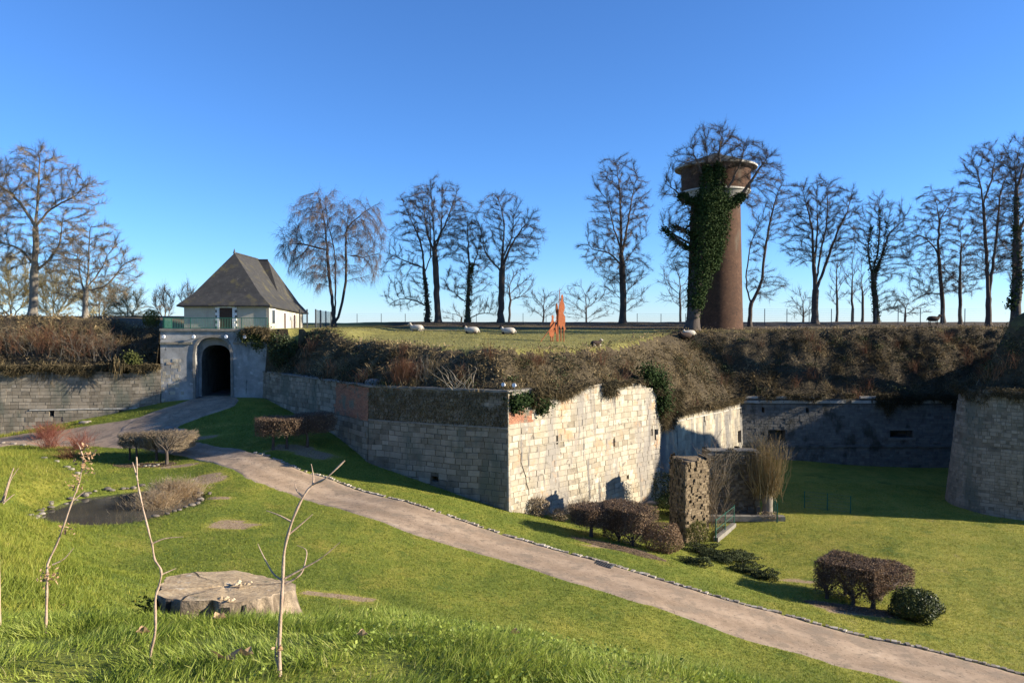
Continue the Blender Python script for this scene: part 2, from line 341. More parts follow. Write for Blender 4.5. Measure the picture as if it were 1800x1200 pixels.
for p in [(-2.3, 7.4, -3.0), (0, 8.5, -3.9), (3, 6.5, -3.55), (6, 6, -3.9), (-6, 9, -3.9), (0, 12, -5.9), (5, 12, -6.9), (-6, 13, -5.9), (-2, 16, -7.9), (4, 17, -9.3), (-9, 18, -7.6), (0, 21, -9.4), (-8, 23, -9.1), (9, 10, -6.9), (12, 16, -9.6), (10, 22, -11.6), (18, 22, -12.6), (25, 20, -12.6), (-16, 14, -5.2), (-30, 20, -5.5), (-40, 40, -6.5), (30, 10, -9),
          (45, 30, -14), (45, 42, -14.2), (60, 55, -14), (0, 75, -12.5), (-30, 80, -8), (40, 90, -13), (60, 20, -12), (-60, 65, -9.5), (-60, 40, -7)]: CP.append(np.array(p, float))
CP = np.array(CP)
def tk(r2): return .5 * r2 * np.log(r2 + 1e-9)
nC = len(CP)
_A = np.zeros((nC + 3, nC + 3)); _d = ((CP[:, None, :2] - CP[None, :, :2]) ** 2).sum(-1)
_A[:nC, :nC] = tk(_d) + np.eye(nC) * 6.0
_A[:nC, nC] = 1; _A[:nC, nC + 1:] = CP[:, :2]; _A[nC:, :nC] = _A[:nC, nC:].T
_w = np.linalg.solve(_A, np.concatenate([CP[:, 2], [0, 0, 0]]))
POND_C, POND_R, POND_Z = np.array([-20.6, 39.0]), np.array([3.5, 4.1]), None
def tps(x, y):
    x, y = np.asarray(x, float), np.asarray(y, float)
    sh = x.shape; x, y = x.ravel(), y.ravel(); out = np.empty(len(x))
    for i in range(0, len(x), 40000):
        X = np.stack([x[i:i + 40000], y[i:i + 40000]], 1)
        X = np.clip(X, [-65, -30], [65, 92])
        d = ((X[:, None] - CP[None, :, :2]) ** 2).sum(-1)
        out[i:i + 40000] = tk(d) @ _w[:nC] + _w[nC] + X @ _w[nC + 1:]
    return out.reshape(sh)
def pond_e(x, y):
    a = np.arctan2((y - POND_C[1]) / POND_R[1], (x - POND_C[0]) / POND_R[0])
    e = np.hypot((x - POND_C[0]) / POND_R[0], (y - POND_C[1]) / POND_R[1])
    return e / (1 + .07 * np.sin(2 * a + 1) + .05 * np.sin(5 * a) + .02 * np.sin(9 * a + 2))
POND_Z = float(tps(POND_C[0], POND_C[1])) - .12
def gz(x, y):
    z = np.clip(tps(x, y), -15.5, -1.3)
    e = pond_e(np.asarray(x, float), np.asarray(y, float))
    k = sstep(1.75, 1.02, e)
    z = z * (1 - k) + (POND_Z + .10) * k
    z = z - .55 * sstep(1.02, .86, e)
    far = sstep(14, 30, y)
    return z + (fbm(x, y, .45, 1) - .5) * .12 * far + (fbm(x, y, 1.3, 3) - .5) * .10 * (1 - far)
def ground(px, py, y0=3.0, y1=75.0):
    d = ray(px, py); Y = np.linspace(y0, y1, 1500)
    h = d[2] * Y - gz(d[0] * Y, Y)
    i = np.where(h < 0)[0]
    k = i[0] if len(i) else -1
    return d * Y[k]
def gp(x, y): return np.array([x, y, float(gz(np.array([x]), np.array([y]))[0])])

def gridmesh(xs, ys, zf, tf):
    X, Y = np.meshgrid(xs, ys)
    Z = zf(X, Y); T = tf(X, Y)
    nx, ny = len(xs), len(ys)
    i = np.arange(nx * ny).reshape(ny, nx)
    Fc = np.stack([i[:-1, :-1], i[:-1, 1:], i[1:, 1:], i[1:, :-1]], -1).reshape(-1, 4)
    return np.stack([X, Y, Z], -1).reshape(-1, 3), Fc, T.ravel()
BARE = [(ground(365, 840), 1.9, 1.0), (ground(372, 876), 1.4, .6), (ground(410, 922), 1.9, 1.1), (ground(590, 1047, 22), 1.8, .8), (ground(312, 819), 2.0, .6), (ground(1400, 1021), 1.0, .45), (ground(1075, 962), 2.8, .7), (ground(1500, 1072), 2.7, .75), (ground(350, 770), 2.5, .7), (ground(520, 790), 3.0, 1.2)]
def lawn_tint(x, y):
    t = .36 + .55 * (fbm(x, y, .11, 2) - .5) + .45 * (fbm(x, y, .5, 4) - .5) + .25 * (fbm(x, y, 2.2, 6) - .5)
    bankl = sstep(-.50, -.66, x / np.maximum(y, 1)) * sstep(8, 14, y)
    t = t + .22 * bankl * (.5 + fbm(x, y, .5, 6))
    t = t + .34 * sstep(7, 17, x) * sstep(20, 28, y)
    t = np.clip(t, 0, .76)
    for c, rx, ry in BARE:
        e = np.hypot((x - c[0]) / rx, (y - c[1]) / ry) + (fbm(x, y, 1.2, 5) - .5) * .9
        t = t + (1.0 - t) * sstep(1.1, .6, e) * .95
    return np.clip(t, 0, 1)
xs = np.concatenate([np.array([-1500, -500, -200, -110]), np.arange(-75, -9, .55), np.arange(-9, 8, .14), np.arange(8, 60, .55), np.array([62, 75, 110, 200, 500, 1500])])
ys = np.concatenate([np.array([-600, -200, -80, -40, -20, -10, -5, -2, 0]), np.arange(1, 11, .14), np.arange(11, 72, .45), np.array([74, 90, 150, 400, 1500])])
mb = MB(); mb.add(*gridmesh(xs, ys, gz, lawn_tint))
tag(mb.build('ground', M['lawn'], smooth=True), kind='structure')
BEDS = [(ground(1505, 1072), 2.6, .62, -.25), (ground(1085, 962), 3.0, .6, -.45), (ground(255, 818), 2.2, .6, 0)]

# ---------------------------------------------------------------- path
UP = [(455, 690), (415, 712), (352, 735), (312, 752), (318, 768), (352, 778), (420, 790), (500, 815), (600, 850), (720, 884), (893, 942), (1060, 990), (1240, 1043), (1430, 1095), (1620, 1142), (1800, 1186), (2050, 1245)]
LO = [(345, 697), (305, 712), (262, 726), (222, 745), (205, 770), (255, 790), (338, 806), (420, 834), (500, 865), (590, 893), (720, 938), (850, 976), (1044, 1036), (1189, 1083), (1400, 1150), (1590, 1203), (1900, 1290)]
UPW = np.array([ground(*p)[:2] for p in UP]); LOW = np.array([ground(*p)[:2] for p in LO])
UPW[0] = (-23.9, 64.0); LOW[0] = (-26.9, 64.0)
def smooth_line(P, n):
    P = np.asarray(P, float); m = len(P); t = np.linspace(0, m - 1, n)
    i = np.clip(t.astype(int), 0, m - 2); f = (t - i)[:, None]
    g = lambda k: P[np.clip(k, 0, m - 1)]
    p0, p1, p2, p3 = g(i - 1), g(i), g(i + 1), g(i + 2)
    return .5 * ((2 * p1) + (p2 - p0) * f + (2 * p0 - 5 * p1 + 4 * p2 - p3) * f ** 2 + (3 * p1 - p0 - 3 * p2 + p3) * f ** 3)
def ribbon(mb, A, B, nacross, lift, tf):
    n = len(A); f = np.linspace(0, 1, nacross)
    X = A[:, None] * (1 - f)[None, :, None] + B[:, None] * f[None, :, None]
    Z = gz(X[..., 0], X[..., 1]) + lift; Z[:, 0] -= lift + .03; Z[:, -1] -= lift + .03
    V = np.concatenate([X, Z[..., None]], -1).reshape(-1, 3)
    i = np.arange(n * nacross).reshape(n, nacross)
    Fc = np.stack([i[:-1, :-1], i[1:, :-1], i[1:, 1:], i[:-1, 1:]], -1).reshape(-1, 4)
    mb.add(V, Fc, np.broadcast_to(tf(f), (n, nacross)).ravel())
UPS, LOS = smooth_line(UPW, 240), smooth_line(LOW, 240)
jit = lambda n, a: (np.convolve(rng.normal(size=n + 8), np.ones(5) / 5, 'same')[4:-4] * a)[:, None]
UPS = UPS + jit(240, .10); LOS = LOS + jit(240, .12)
mb = MB()
trk = (fbm(np.arange(240) * .35, np.zeros(240), .4, 2)[:, None] - .5) * .5
ribbon(mb, UPS, LOS, 25, .035, lambda f: np.clip(.48 + .22 * np.cos(f * math.pi * 4 + .4)[None, :] + trk + .30 * (fbm(np.arange(240)[:, None] * .12 + 0 * f, f[None, :] * 9, .9, 4) - .5) + .40 * (f > .96)[None, :], 0, 1))
BR_A = np.array([ground(*p)[:2] for p in [(300, 722), (235, 733), (170, 744), (90, 757), (0, 769), (-120, 786)]])
BR_B = np.array([ground(*p)[:2] for p in [(330, 790), (270, 791), (205, 789), (110, 786), (0, 786), (-120, 806)]])
ribbon(mb, smooth_line(BR_A, 60), smooth_line(BR_B, 60), 15, .026, lambda f: .62 + .1 * np.cos(f * 9))
tag(mb.build('path', M['path'], smooth=True), kind='structure')
# stone setts edging the upper side, pale rim on the lower side
mb = MB()
k = 0
seg = np.linalg.norm(np.diff(UPS, axis=0), axis=1); cum = np.concatenate([[0], np.cumsum(seg)])
s0 = np.interp(0, np.arange(240), cum) + cum[95]
while s0 < cum[-1]:
    L = random.uniform(.10, .27)
    if random.random() < .93:
        x, y = np.interp(s0 + L / 2, cum, UPS[:, 0]), np.interp(s0 + L / 2, cum, UPS[:, 1])
        x2, y2 = np.interp(s0 + L, cum, UPS[:, 0]), np.interp(s0 + L, cum, UPS[:, 1])
        a = math.atan2(y2 - y, x2 - x)
        p = gp(x, y)
        box(mb, p + np.array([-.05 * math.sin(a), .05 * math.cos(a), .0 + random.uniform(-.03, .03)]), (L * .95, random.uniform(.10, .24), .13), a + random.uniform(-.3, .3), random.uniform(0, 1))
    s0 += L + random.uniform(.0, .03)
M['setts'] = mk('pale_setts', [(0, (.13, .11, .09)), (.5, (.30, .26, .21)), (1, (.50, .45, .38))], scale=5, tintw=.7, bump=.5, bscale=14)
tag(mb.build('path_edging_stones', M['setts']), kind='structure')

# ---------------------------------------------------------------- pond
mb = MB(); th = np.linspace(0, 2 * math.pi, 64, endpoint=False)
ring = np.stack([POND_C[0] + POND_R[0] * 1.1 * np.cos(th), POND_C[1] + POND_R[1] * 1.1 * np.sin(th), np.full(64, POND_Z)], 1)
mb.add(ring, [list(range(64))])
tag(mb.build('pond_water', M['water']), kind='structure')

# ---------------------------------------------------------------- plateau with its banks
BW = np.array([(-80, 58, -3.6, 1.3, 8), (-41.9, 60.5, -3.7, .55, 7), (-34, 61.9, -3.9, .15, 6), (-29.95, 62.45, -4.0, -.45, 4), (-29.7, 62.5, -.62, -.58, .3), (-20.75, 63.2, -.62, -.58, .3), (-20.7, 62.5, -4.19, -1.0, 3.2), (-15.4, 56.1, -4.19, -1.5, 4), (-9.5, 49, -4.19, -1.7, 4), (-.24, 45, -4.19, -1.8, 3.6),
               (11.2, 56.9, -4.7, -2.0, 3.2), (11.5, 57.2, -7.45, -2.0, 4.4), (21.6, 69.3, -7.5, -.75, 6.0), (49, 69.5, -7.2, -.5, 7), (50.5, 66.5, -6, -.5, 4), (47.5, 63.2, -4.9, -.5, 3), (41.5, 60.4, -4.9, -.5, 2.6), (37.3, 58.6, -4.9, -.5, 2.4), (35.3, 57.2, -4.9, -.4, 2.4), (34.3, 55.6, -4.9, -.3, 2.4), (34.6, 54.3, -4.9, -.3, 2.8), (35.5, 53.4, -4.9, -.2, 3), (37, 52.5, -4.9, 0, 3.5), (39.2, 51.7, -4.9, .4, 4), (44.2, 50.9, -4.9, 1.5, 5), (80, 50, -4.9, 2.5, 7)])
POLY = np.concatenate([BW[:, :2], [(3000, 50), (3000, 3000), (-3000, 3000), (-3000, 58)]])
def inside(x, y):
    c = np.zeros(x.shape, bool); n = len(POLY)
    for i in range(n):
        (x1, y1), (x2, y2) = POLY[i], POLY[(i + 1) % n]
        if y1 == y2: continue
        c ^= ((y1 > y) != (y2 > y)) & (x < (x2 - x1) * (y - y1) / (y2 - y1) + x1)
    return c
def bdist(x, y):
    best = np.full(x.shape, 1e9); zw = np.zeros(x.shape); zc = np.zeros(x.shape); wd = np.ones(x.shape); u = np.zeros(x.shape)
    for i in range(len(BW) - 1):
        a, b = BW[i], BW[i + 1]; d = b[:2] - a[:2]
        t = np.clip(((x - a[0]) * d[0] + (y - a[1]) * d[1]) / (d @ d), 0, 1)
        r = np.hypot(x - a[0] - t * d[0], y - a[1] - t * d[1]); m = r < best
        best = np.where(m, r, best)
        zw = np.where(m, a[2] + (b[2] - a[2]) * t, zw); zc = np.where(m, a[3] + (b[3] - a[3]) * t, zc); wd = np.where(m, a[4] + (b[4] - a[4]) * t, wd); u = np.where(m, i + t, u)
    return best, zw, zc, wd, u
def fieldz(x, y):
    z = np.interp(y, [45, 52, 66, 77, 84, 96, 112, 150, 3000], [-1.4, -1.42, -1.2, -.98, -.75, -.03, 0, -2.5, -6])
    left = sstep(-17, -27, x)
    z = z * (1 - left) + left * np.interp(y, [55, 62, 84, 100, 150, 3000], [-.6, -.6, -.5, -.1, -1.5, -6])
    z = z + sstep(-31, -42, x) * 1.0 * sstep(150, 90, y)
    z = z + 3.6 * np.exp(-((x - 49) / 7.5) ** 2 - ((y - 58) / 6.0) ** 2) + 2.0 * np.exp(-((x - 62) / 14) ** 2 - ((y - 62) / 9) ** 2)
    return z + (fbm(x, y, .25, 2) - .5) * .22 * sstep(300, 120, y)
def pz(x, y):
    x, y = np.asarray(x, float), np.asarray(y, float)
    d, zw, zc, wd, u = bdist(x, y)
    s = np.clip((d - .45) / np.maximum(wd - .3, .1), 0, 1)
    prof = np.where(wd < 1, s, .35 * s + .65 * np.sin(s * math.pi / 2) ** 1.15)
    f = fieldz(x, y)
    k = np.exp(-np.maximum(d - wd, 0) / 7)
    top = zc * k + f * (1 - k)
    hs = sstep(33, 30.5, np.abs(x + 26)) ; 
    house = sstep(12.5, 9.5, np.abs(x + 24.5)) * sstep(20, 17, np.abs(y - 78))
    top = top * (1 - house) + (-.6) * house
    top = top + .82 * np.clip(d - 1.6, 0, 2.6) * sstep(33.5, 35, x) * sstep(64, 61, y)
    bumps = (fbm(x, y, .38, 3) - .5) * 1.6 + (fbm(x * .8 + y * .5, y - x * .3, 1.5, 5) - .5) * 1.5 - .38
    rough = sstep(.4, 1.2, d) * sstep(1.25, .8, d / np.maximum(wd, .1)) * (wd > 1)
    return zw - .06 + (top - zw + .06) * prof + bumps * rough * .8
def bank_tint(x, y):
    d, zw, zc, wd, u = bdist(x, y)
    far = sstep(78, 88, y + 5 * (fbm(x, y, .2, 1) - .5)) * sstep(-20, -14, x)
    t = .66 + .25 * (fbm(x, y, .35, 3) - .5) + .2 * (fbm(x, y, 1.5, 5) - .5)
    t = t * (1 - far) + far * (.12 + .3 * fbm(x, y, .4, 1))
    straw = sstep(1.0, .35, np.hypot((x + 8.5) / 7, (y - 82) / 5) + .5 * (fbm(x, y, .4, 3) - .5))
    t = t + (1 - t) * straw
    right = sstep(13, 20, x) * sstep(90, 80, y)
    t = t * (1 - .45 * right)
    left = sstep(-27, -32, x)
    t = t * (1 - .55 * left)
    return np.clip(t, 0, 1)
xs = np.concatenate([[-3000, -800, -250, -120, -90], np.arange(-70, 70, .42), [72, 90, 130, 250, 800, 3000]])
ys = np.concatenate([np.arange(33.6, 46, .8), np.arange(46, 90, .42), np.arange(90, 125, .9), [128, 140, 170, 250, 500, 1200, 3000]])
V, Fc, T = gridmesh(xs, ys, pz, bank_tint)
ctr = V[Fc].mean(1); dd, _, _, ww, _ = bdist(ctr[:, 0], ctr[:, 1]); ok = inside(ctr[:, 0], ctr[:, 1])
far_or = (ctr[:, 0] < -78) | (ctr[:, 0] > 78)
bankf = ok & (dd < ww * 1.02) & ~far_or
topf = ok & ~bankf
def sub(V, Fc, T, m):
    f = Fc[m]; used, inv = np.unique(f, return_inverse=True)
    return V[used], inv.reshape(f.shape), T[used]
mb = MB(); mb.add(*sub(V, Fc, T, topf)); tag(mb.build('plateau_meadow', M['field'], smooth=True), kind='structure')
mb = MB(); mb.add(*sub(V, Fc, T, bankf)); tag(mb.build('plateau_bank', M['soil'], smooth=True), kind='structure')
def pground(px, py, y0=44.0, y1=110.0):
    d = ray(px, py); Y = np.linspace(y0, y1, 1600); x = d[0] * Y
    h = d[2] * Y - pz(x, Y); ins = inside(x, Y)
    i = np.where((h < 0) & ins)[0]
    k = i[0] if len(i) else -1
    return np.array([x[k], Y[k], float(pz(x[k:k + 1] if k >= 0 else x[-1:], Y[k:k + 1] if k >= 0 else Y[-1:])[0])])
def pp(px, Y):
    x = ray(px, 566)[0] * Y
    return np.array([x, Y, float(pz(np.array([x]), np.array([float(Y)]))[0])])

# ---------------------------------------------------------------- masonry
class Face:
    """a wall face running along a plan line, left to right as seen from outside"""
    def __init__(s, pts, batter=0.0, zref=0.0):
        s.P = np.array(pts, float)[:, :2]; s.batter, s.zref = batter, zref
        d = np.diff(s.P, axis=0); s.L = np.linalg.norm(d, axis=1); s.cum = np.concatenate([[0], np.cumsum(s.L)]); s.len = s.cum[-1]
        nseg = np.stack([d[:, 1], -d[:, 0]], 1) / s.L[:, None]
        nv = np.concatenate([nseg[:1], (nseg[:-1] + nseg[1:]) / 2, nseg[-1:]]); s.nv = unit(nv)
    def pos(s, u, z, out=0.0):
        u, z = np.asarray(u, float), np.asarray(z, float)
        x, y = np.interp(u, s.cum, s.P[:, 0]), np.interp(u, s.cum, s.P[:, 1])
        nx, ny = np.interp(u, s.cum, s.nv[:, 0]), np.interp(u, s.cum, s.nv[:, 1])
        o = out + s.batter * np.maximum(s.zref - z, 0)
        return np.stack([x + nx * o, y + ny * o, z + 0 * u], -1)
def backing(mb, F, z0, z1, holes, out=-.03, t=.05, du=.6):
    us = np.unique(np.round(np.concatenate([np.linspace(0, F.len, max(2, int(F.len / du))), F.cum, [h[0] for h in holes], [h[1] for h in holes]]), 4))
    zs = np.unique(np.round(np.concatenate([[z0, z1], np.arange(z0, z1, 1.2), [h[2] for h in holes], [h[3] for h in holes]]), 4))
    us = us[(us >= 0) & (us <= F.len)]; zs = zs[(zs >= z0) & (zs <= z1)]
    U, Z = np.meshgrid(us, zs); V = F.pos(U.ravel(), Z.ravel(), out)
    i = np.arange(U.size).reshape(U.shape); q = np.stack([i[:-1, :-1], i[:-1, 1:], i[1:, 1:], i[1:, :-1]], -1).reshape(-1, 4)
    uc, zc = (U[:-1, :-1] + U[1:, 1:]).ravel() / 2, (Z[:-1, :-1] + Z[1:, 1:]).ravel() / 2
    keep = np.ones(len(q), bool)
    for h in holes: keep &= ~((uc > h[0]) & (uc < h[1]) & (zc > h[2]) & (zc < h[3]))
    mb.add(V, q[keep], t)
def recess(mb, F, h, depth=.7):
    for (u0, u1, za, zb) in [h[:4]]:
        c = [(u0, za), (u1, za), (u1, zb), (u0, zb)]
        Vf = [F.pos(u, z, .0) for u, z in c]; Vb = [F.pos(u, z, -depth) for u, z in c]
        mb.add(np.array(Vf + Vb), [[i, (i + 1) % 4, (i + 1) % 4 + 4, i + 4] for i in range(4)], .3); mb.add(np.array(Vb), [[0, 1, 2, 3]], .3)
def stones(mb, F, z0, ztop, hgt, lrng, holes=(), rough=.02, gap=.014, miss=0.0, tintf=None, zone=None, drop=0.0):
    z = z0; row = 0
    while z < 60:
        h = random.uniform(*hgt)
        u = -random.random() * lrng[1]
        any_ = False
        while u < F.len:
            L = random.uniform(*lrng)
            a, b = max(u, 0), min(u + L, F.len); u += L
            if b - a < .06: continue
            zt = ztop(.5 * (a + b)) if callable(ztop) else ztop
            if z + h * .6 > zt: continue
            any_ = True
            zz1 = min(z + h, zt)
            if zone and not zone(.5 * (a + b), z + h / 2): continue
            bad = False
            for hh in holes:
                if b > hh[0] and a < hh[1] and zz1 > hh[2] + .02 and z < hh[3] - .02:
                    if a < hh[0] - .08: b = hh[0]
                    elif b > hh[1] + .08: a = hh[1]
                    else: bad = True
            if bad or random.random() < miss: continue
            cc = [a, b]
            for bk in F.cum[1:-1]:
                if a + .05 < bk < b - .05: cc = [a, bk, b]
            for a2, b2 in zip(cc[:-1], cc[1:]):
                g = gap * random.uniform(.3, 1.1)
                o = random.gauss(0, rough * .4)
                if drop and random.random() < drop: o -= random.uniform(.04, .12)
                wv = lambda uu: drop * .0 + .035 * math.sin(uu * .55 + 1.3) + .02 * math.sin(uu * 1.7)
                j = lambda: random.uniform(-.012, .012)
                UZ = [(a2 + g + j(), z + g + wv(a2) + j()), (b2 - g + j(), z + g + wv(b2) + j()), (b2 - g + j(), zz1 - g + wv(b2) + j()), (a2 + g + j(), zz1 - g + wv(a2) + j())]
                inn = [(-1, -1), (1, -1), (1, 1), (-1, 1)]
                ch = .003
                Fr = [F.pos(uu - su * ch, zz - sz * ch, o + random.uniform(-.003, .003)) for (uu, zz), (su, sz) in zip(UZ, inn)]
                Md = [F.pos(uu, zz, o - .005) for (uu, zz) in UZ]
                Bk = [F.pos(uu, zz, -.12) for (uu, zz) in UZ]
                tt = tintf(.5 * (a2 + b2), z + h / 2) if tintf else random.uniform(.25, .9)
                mb.add(np.array(Fr + Md + Bk), [[0, 1, 2, 3]] + [[i + 4 * k, i + 4 * k + 4, (i + 1) % 4 + 4 * k + 4, (i + 1) % 4 + 4 * k] for k in (0, 1) for i in range(4)], tt)
        z += h; row += 1
        if not any_ and z > z0 + 1: break
def slab(mb, F, z0, z1, out0, out1, t=.5, u0=0, u1=None, du=.8):
    """a band (coping, ledge) along a face"""
    u1 = F.len if u1 is None else u1
    us = np.linspace(u0, u1, max(2, int((u1 - u0) / du)))
    us = np.unique(np.concatenate([us, F.cum[(F.cum > u0) & (F.cum < u1)]]))
    n = len(us)
    wob = (vnoise(us, us * 0 + z0, 1.3) - .5) * .04
    R = [F.pos(us, np.full(n, z0) + wob, out0), F.pos(us, np.full(n, z0) + wob, out1), F.pos(us, np.full(n, z1) + wob, out1), F.pos(us, np.full(n, z1) + wob, out0)]
    V = np.stack(R, 1).reshape(-1, 3)
    i = np.arange(n - 1) * 4
    q = np.concatenate([np.stack([i + a, i + b, i + b + 4, i + a + 4], 1) for a, b in ((0, 1), (1, 2), (2, 3), (3, 0))])
    mb.add(V, q, t); mb.add(V[:4], [[0, 1, 2, 3]], t); mb.add(V[-4:], [[3, 2, 1, 0]], t)

def u_of(F, px, z):
    """arc length on a face whose pixel column is px"""
    us = np.linspace(0, F.len, 4000); P = F.pos(us, np.full(4000, z))
    return float(us[np.argmin(np.abs(900 + FPX * P[:, 0] / P[:, 1] * 1.0 - px))])
def z_of(F, u, py):
    p = F.pos(np.array([u]), np.array([-5.0]))[0]
    return -(py - HY) / FPX * p[1]
mixt = lambda lo=.3, hi=.85, red=0.0: (lambda u, z: 1.0 if random.random() < red else (random.uniform(.12, .25) if random.random() < .05 else random.uniform(lo, hi)))

# --- bastion: shaded face (left) and sunlit face (right)
ZT = -4.19
A, Bk, Cc, Dd = (-.24, 45.0), (-9.5, 49.0), (-21.3, 63.2), (11.3, 57.0)
bast = thing('bastion', (A[0], A[1], -11.4), 'pointed limestone bastion with a sunlit right face and a shaded brick-patched left face', 'bastion')
FL1 = Face([Bk, A], .03, ZT)
uA = lambda px, z=-7: u_of(FL1, px, z)
ledz = -6.52
holes = [(uA(758), uA(771), -10.15, -9.8)]
mb = MB(); backing(mb, FL1, -12.6, ZT, holes); [recess(mb, FL1, h) for h in holes]
stones(mb, FL1, -12.4, ledz, (.30, .42), (.4, .95), holes, .03, gap=.024, miss=.015, tintf=mixt(.15, .9, .04))
stones(mb, FL1, ledz + .12, ZT - .12, (.22, .30), (.28, .6), holes, .03, miss=.05, tintf=mixt(.15, .55, .05))
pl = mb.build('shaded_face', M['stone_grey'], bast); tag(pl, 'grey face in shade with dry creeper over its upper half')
mb = MB(); slab(mb, FL1, ledz - .02, ledz + .1, -.2, .05, .6); mb.build('string_course', M['coping'], bast)
mb = MB(); slab(mb, FL1, ZT - .12, ZT + .02, -.7, .06, .5); mb.build('coping', M['coping'], bast)
# dry creeper net over the upper masonry
mb = MB(); n = 7500
u = rng.random(n) * FL1.len; z = ledz + .15 + rng.random(n) * (ZT - ledz - .25)
keep = fbm(u, z * 2, .5, 2) > .27; u, z = u[keep], z[keep]; n = len(u)
P = FL1.pos(u, z, .03); dr = np.stack([rng.normal(size=n) * .4, rng.normal(size=n) * .12, -np.abs(rng.normal(size=n))], 1)
blades(mb, P, dr, rng.uniform(.1, .35, n), rng.uniform(.012, .03, n), rng.normal(size=(n, 3)) * .15, .2 + rng.random(n) * .55)
mb.build('dry_creeper', M['scrub'], bast)
FL2 = Face([Cc, Bk], .03, ZT)
u1 = u_of(FL2, 588, -6)
holes = []
mb = MB(); backing(mb, FL2, -11.5, ZT, holes)
stones(mb, FL2, -11.3, ledz, (.30, .42), (.4, .95), holes, .03, gap=.024, miss=.012, tintf=mixt(.15, .85, .03))
stones(mb, FL2, ledz, ZT - .1, (.28, .38), (.4, .9), holes, .03, gap=.024, miss=.025, tintf=mixt(.15, .8, .03), zone=lambda u, z: u < u1 - .1 * math.sin(z * 5))
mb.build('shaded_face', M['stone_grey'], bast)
mb = MB(); stones(mb, FL2, ledz, ZT - .1, (.075, .085), (.2, .26), [], .008, .008, tintf=mixt(.1, .8), zone=lambda u, z: u > u1 - .1 * math.sin(z * 5))
mb.build('brick_patch', M['brickred'], bast)
mb = MB(); slab(mb, FL2, ZT - .1, ZT + .03, -.7, .06, .4); mb.build('coping', M['coping'], bast)
# sunlit right face
FR = Face([A, Dd], .03, ZT)
uR = lambda px, z=-8: u_of(FR, px, z)
def rtop(u):
    px = 893 + (1163 - 893) * (u / FR.len) ** .88
    return float(np.interp(px, [893, 940, 965, 1000, 1047, 1062, 1075, 1110, 1125, 1150, 1165], [-4.19, -4.3, -4.75, -4.62, -4.35, -4.3, -4.55, -4.45, -4.55, -5.1, -5.5]))
rslot = []
for px, y0, y1, w in [(980, 766, 781, .17), (1080, 771, 785, .18), (1147, 754, 766, .20)]:
    u = uR(px); rslot.append((u - w / 2, u + w / 2, z_of(FR, u, y1), z_of(FR, u, y0)))
u = uR(1105, -12); rslot.append((u - .12, u + .14, z_of(FR, u, 842), z_of(FR, u, 836)))
lz = -7.85
brk = lambda u, z: u < uR(938) and -6.3 < z < -5.2 and (z < -5.55 or .5 < u < 1.6)
mb = MB(); backing(mb, FR, -15, -5.6, rslot, t=.1); [recess(mb, FR, h) for h in rslot]
us = np.linspace(0, FR.len, 40)
for a, b in zip(us[:-1], us[1:]):
    zt = rtop((a + b) / 2); mb.add(FR.pos(np.array([a, b, b, a]), np.array([-5.6, -5.6, max(zt, -5.59), max(zt, -5.59)]), -.03), [[0, 1, 2, 3]], .1)
stones(mb, FR, -14.8, lz, (.33, .41), (.5, 1.15), rslot, .016, .021, miss=.008, tintf=mixt(.28, .92, .06))
stones(mb, FR, lz + .06, rtop, (.37, .45), (.55, 1.3), rslot, .018, .021, miss=.008, tintf=mixt(.32, .95, .05), zone=lambda u, z: not brk(u, z))
tag(mb.build('sunlit_face', M['stone'], bast), 'pale sunlit ashlar face with three slots')
mb = MB(); stones(mb, FR, -6.3, -5.2, (.075, .085), (.2, .26), [], .008, .008, tintf=mixt(.3, .9), zone=lambda u, z: brk(u, z)); mb.build('brick_patch', M['brickred'], bast)
mb = MB(); slab(mb, FR, lz - .02, lz + .05, -.2, .022, .4, .8, FR.len * .98); mb.build('string_course', M['stone'], bast)
# corner end of the coping and the raised block at the corner
mb = MB(); slab(mb, FR, -4.32, -4.17, -.7, .05, .4, 0, uR(940)); mb.build('coping', M['coping'], bast)
# corner stones closing the arris
nL_, nR_ = FL1.nv[-1], FR.nv[0]; mt_ = (nL_ + nR_) / (1 + nL_ @ nR_)
mb = MB()
for z in np.arange(-12.4, -4.3, .37):
    q0, q1 = z + .006, min(z + .364, -4.3); o = [.03 * max(ZT - q, 0) + .012 for q in (q0, q1)]
    tip = [np.array([*(np.array(A) + mt_ * oo), q]) for oo, q in zip(o, (q0, q1))]
    a_ = [np.array([*(np.array(A) + nL_ * oo - np.array([.92, -.39]) * .0), q]) for oo, q in zip(o, (q0, q1))]; b_ = [np.array([*(np.array(A) + nR_ * oo), q]) for oo, q in zip(o, (q0, q1))]
    tt_ = random.uniform(.4, .9)
    mb.add(np.array([a_[0], tip[0], tip[1], a_[1]]), [[0, 1, 2, 3]], tt_); mb.add(np.array([tip[0], b_[0], b_[1], tip[1]]), [[0, 1, 2, 3]], tt_)
mb.build('corner_stones', M['stone'], bast)
# crack in the lower right face (dark, thin, zigzag groove)
mb = MB()
cz = [(917, 795), (916, 812), (920, 825), (924, 838), (925, 850), (929, 862), (929, 872)]
for (p, q), (p2, q2) in zip(cz[:-1], cz[1:]):
    a, b = uR(p, -9.5), uR(p2, -9.5); za, zb = z_of(FR, a, q), z_of(FR, b, q2)
    mb.add(FR.pos(np.array([a - .02, a + .025, b + .025, b - .02]), np.array([za, za, zb, zb]), .016), [[0, 1, 2, 3]], .1)
mb.build('crack', M['dark'], bast)
# top slab closing wall thickness is the bank itself

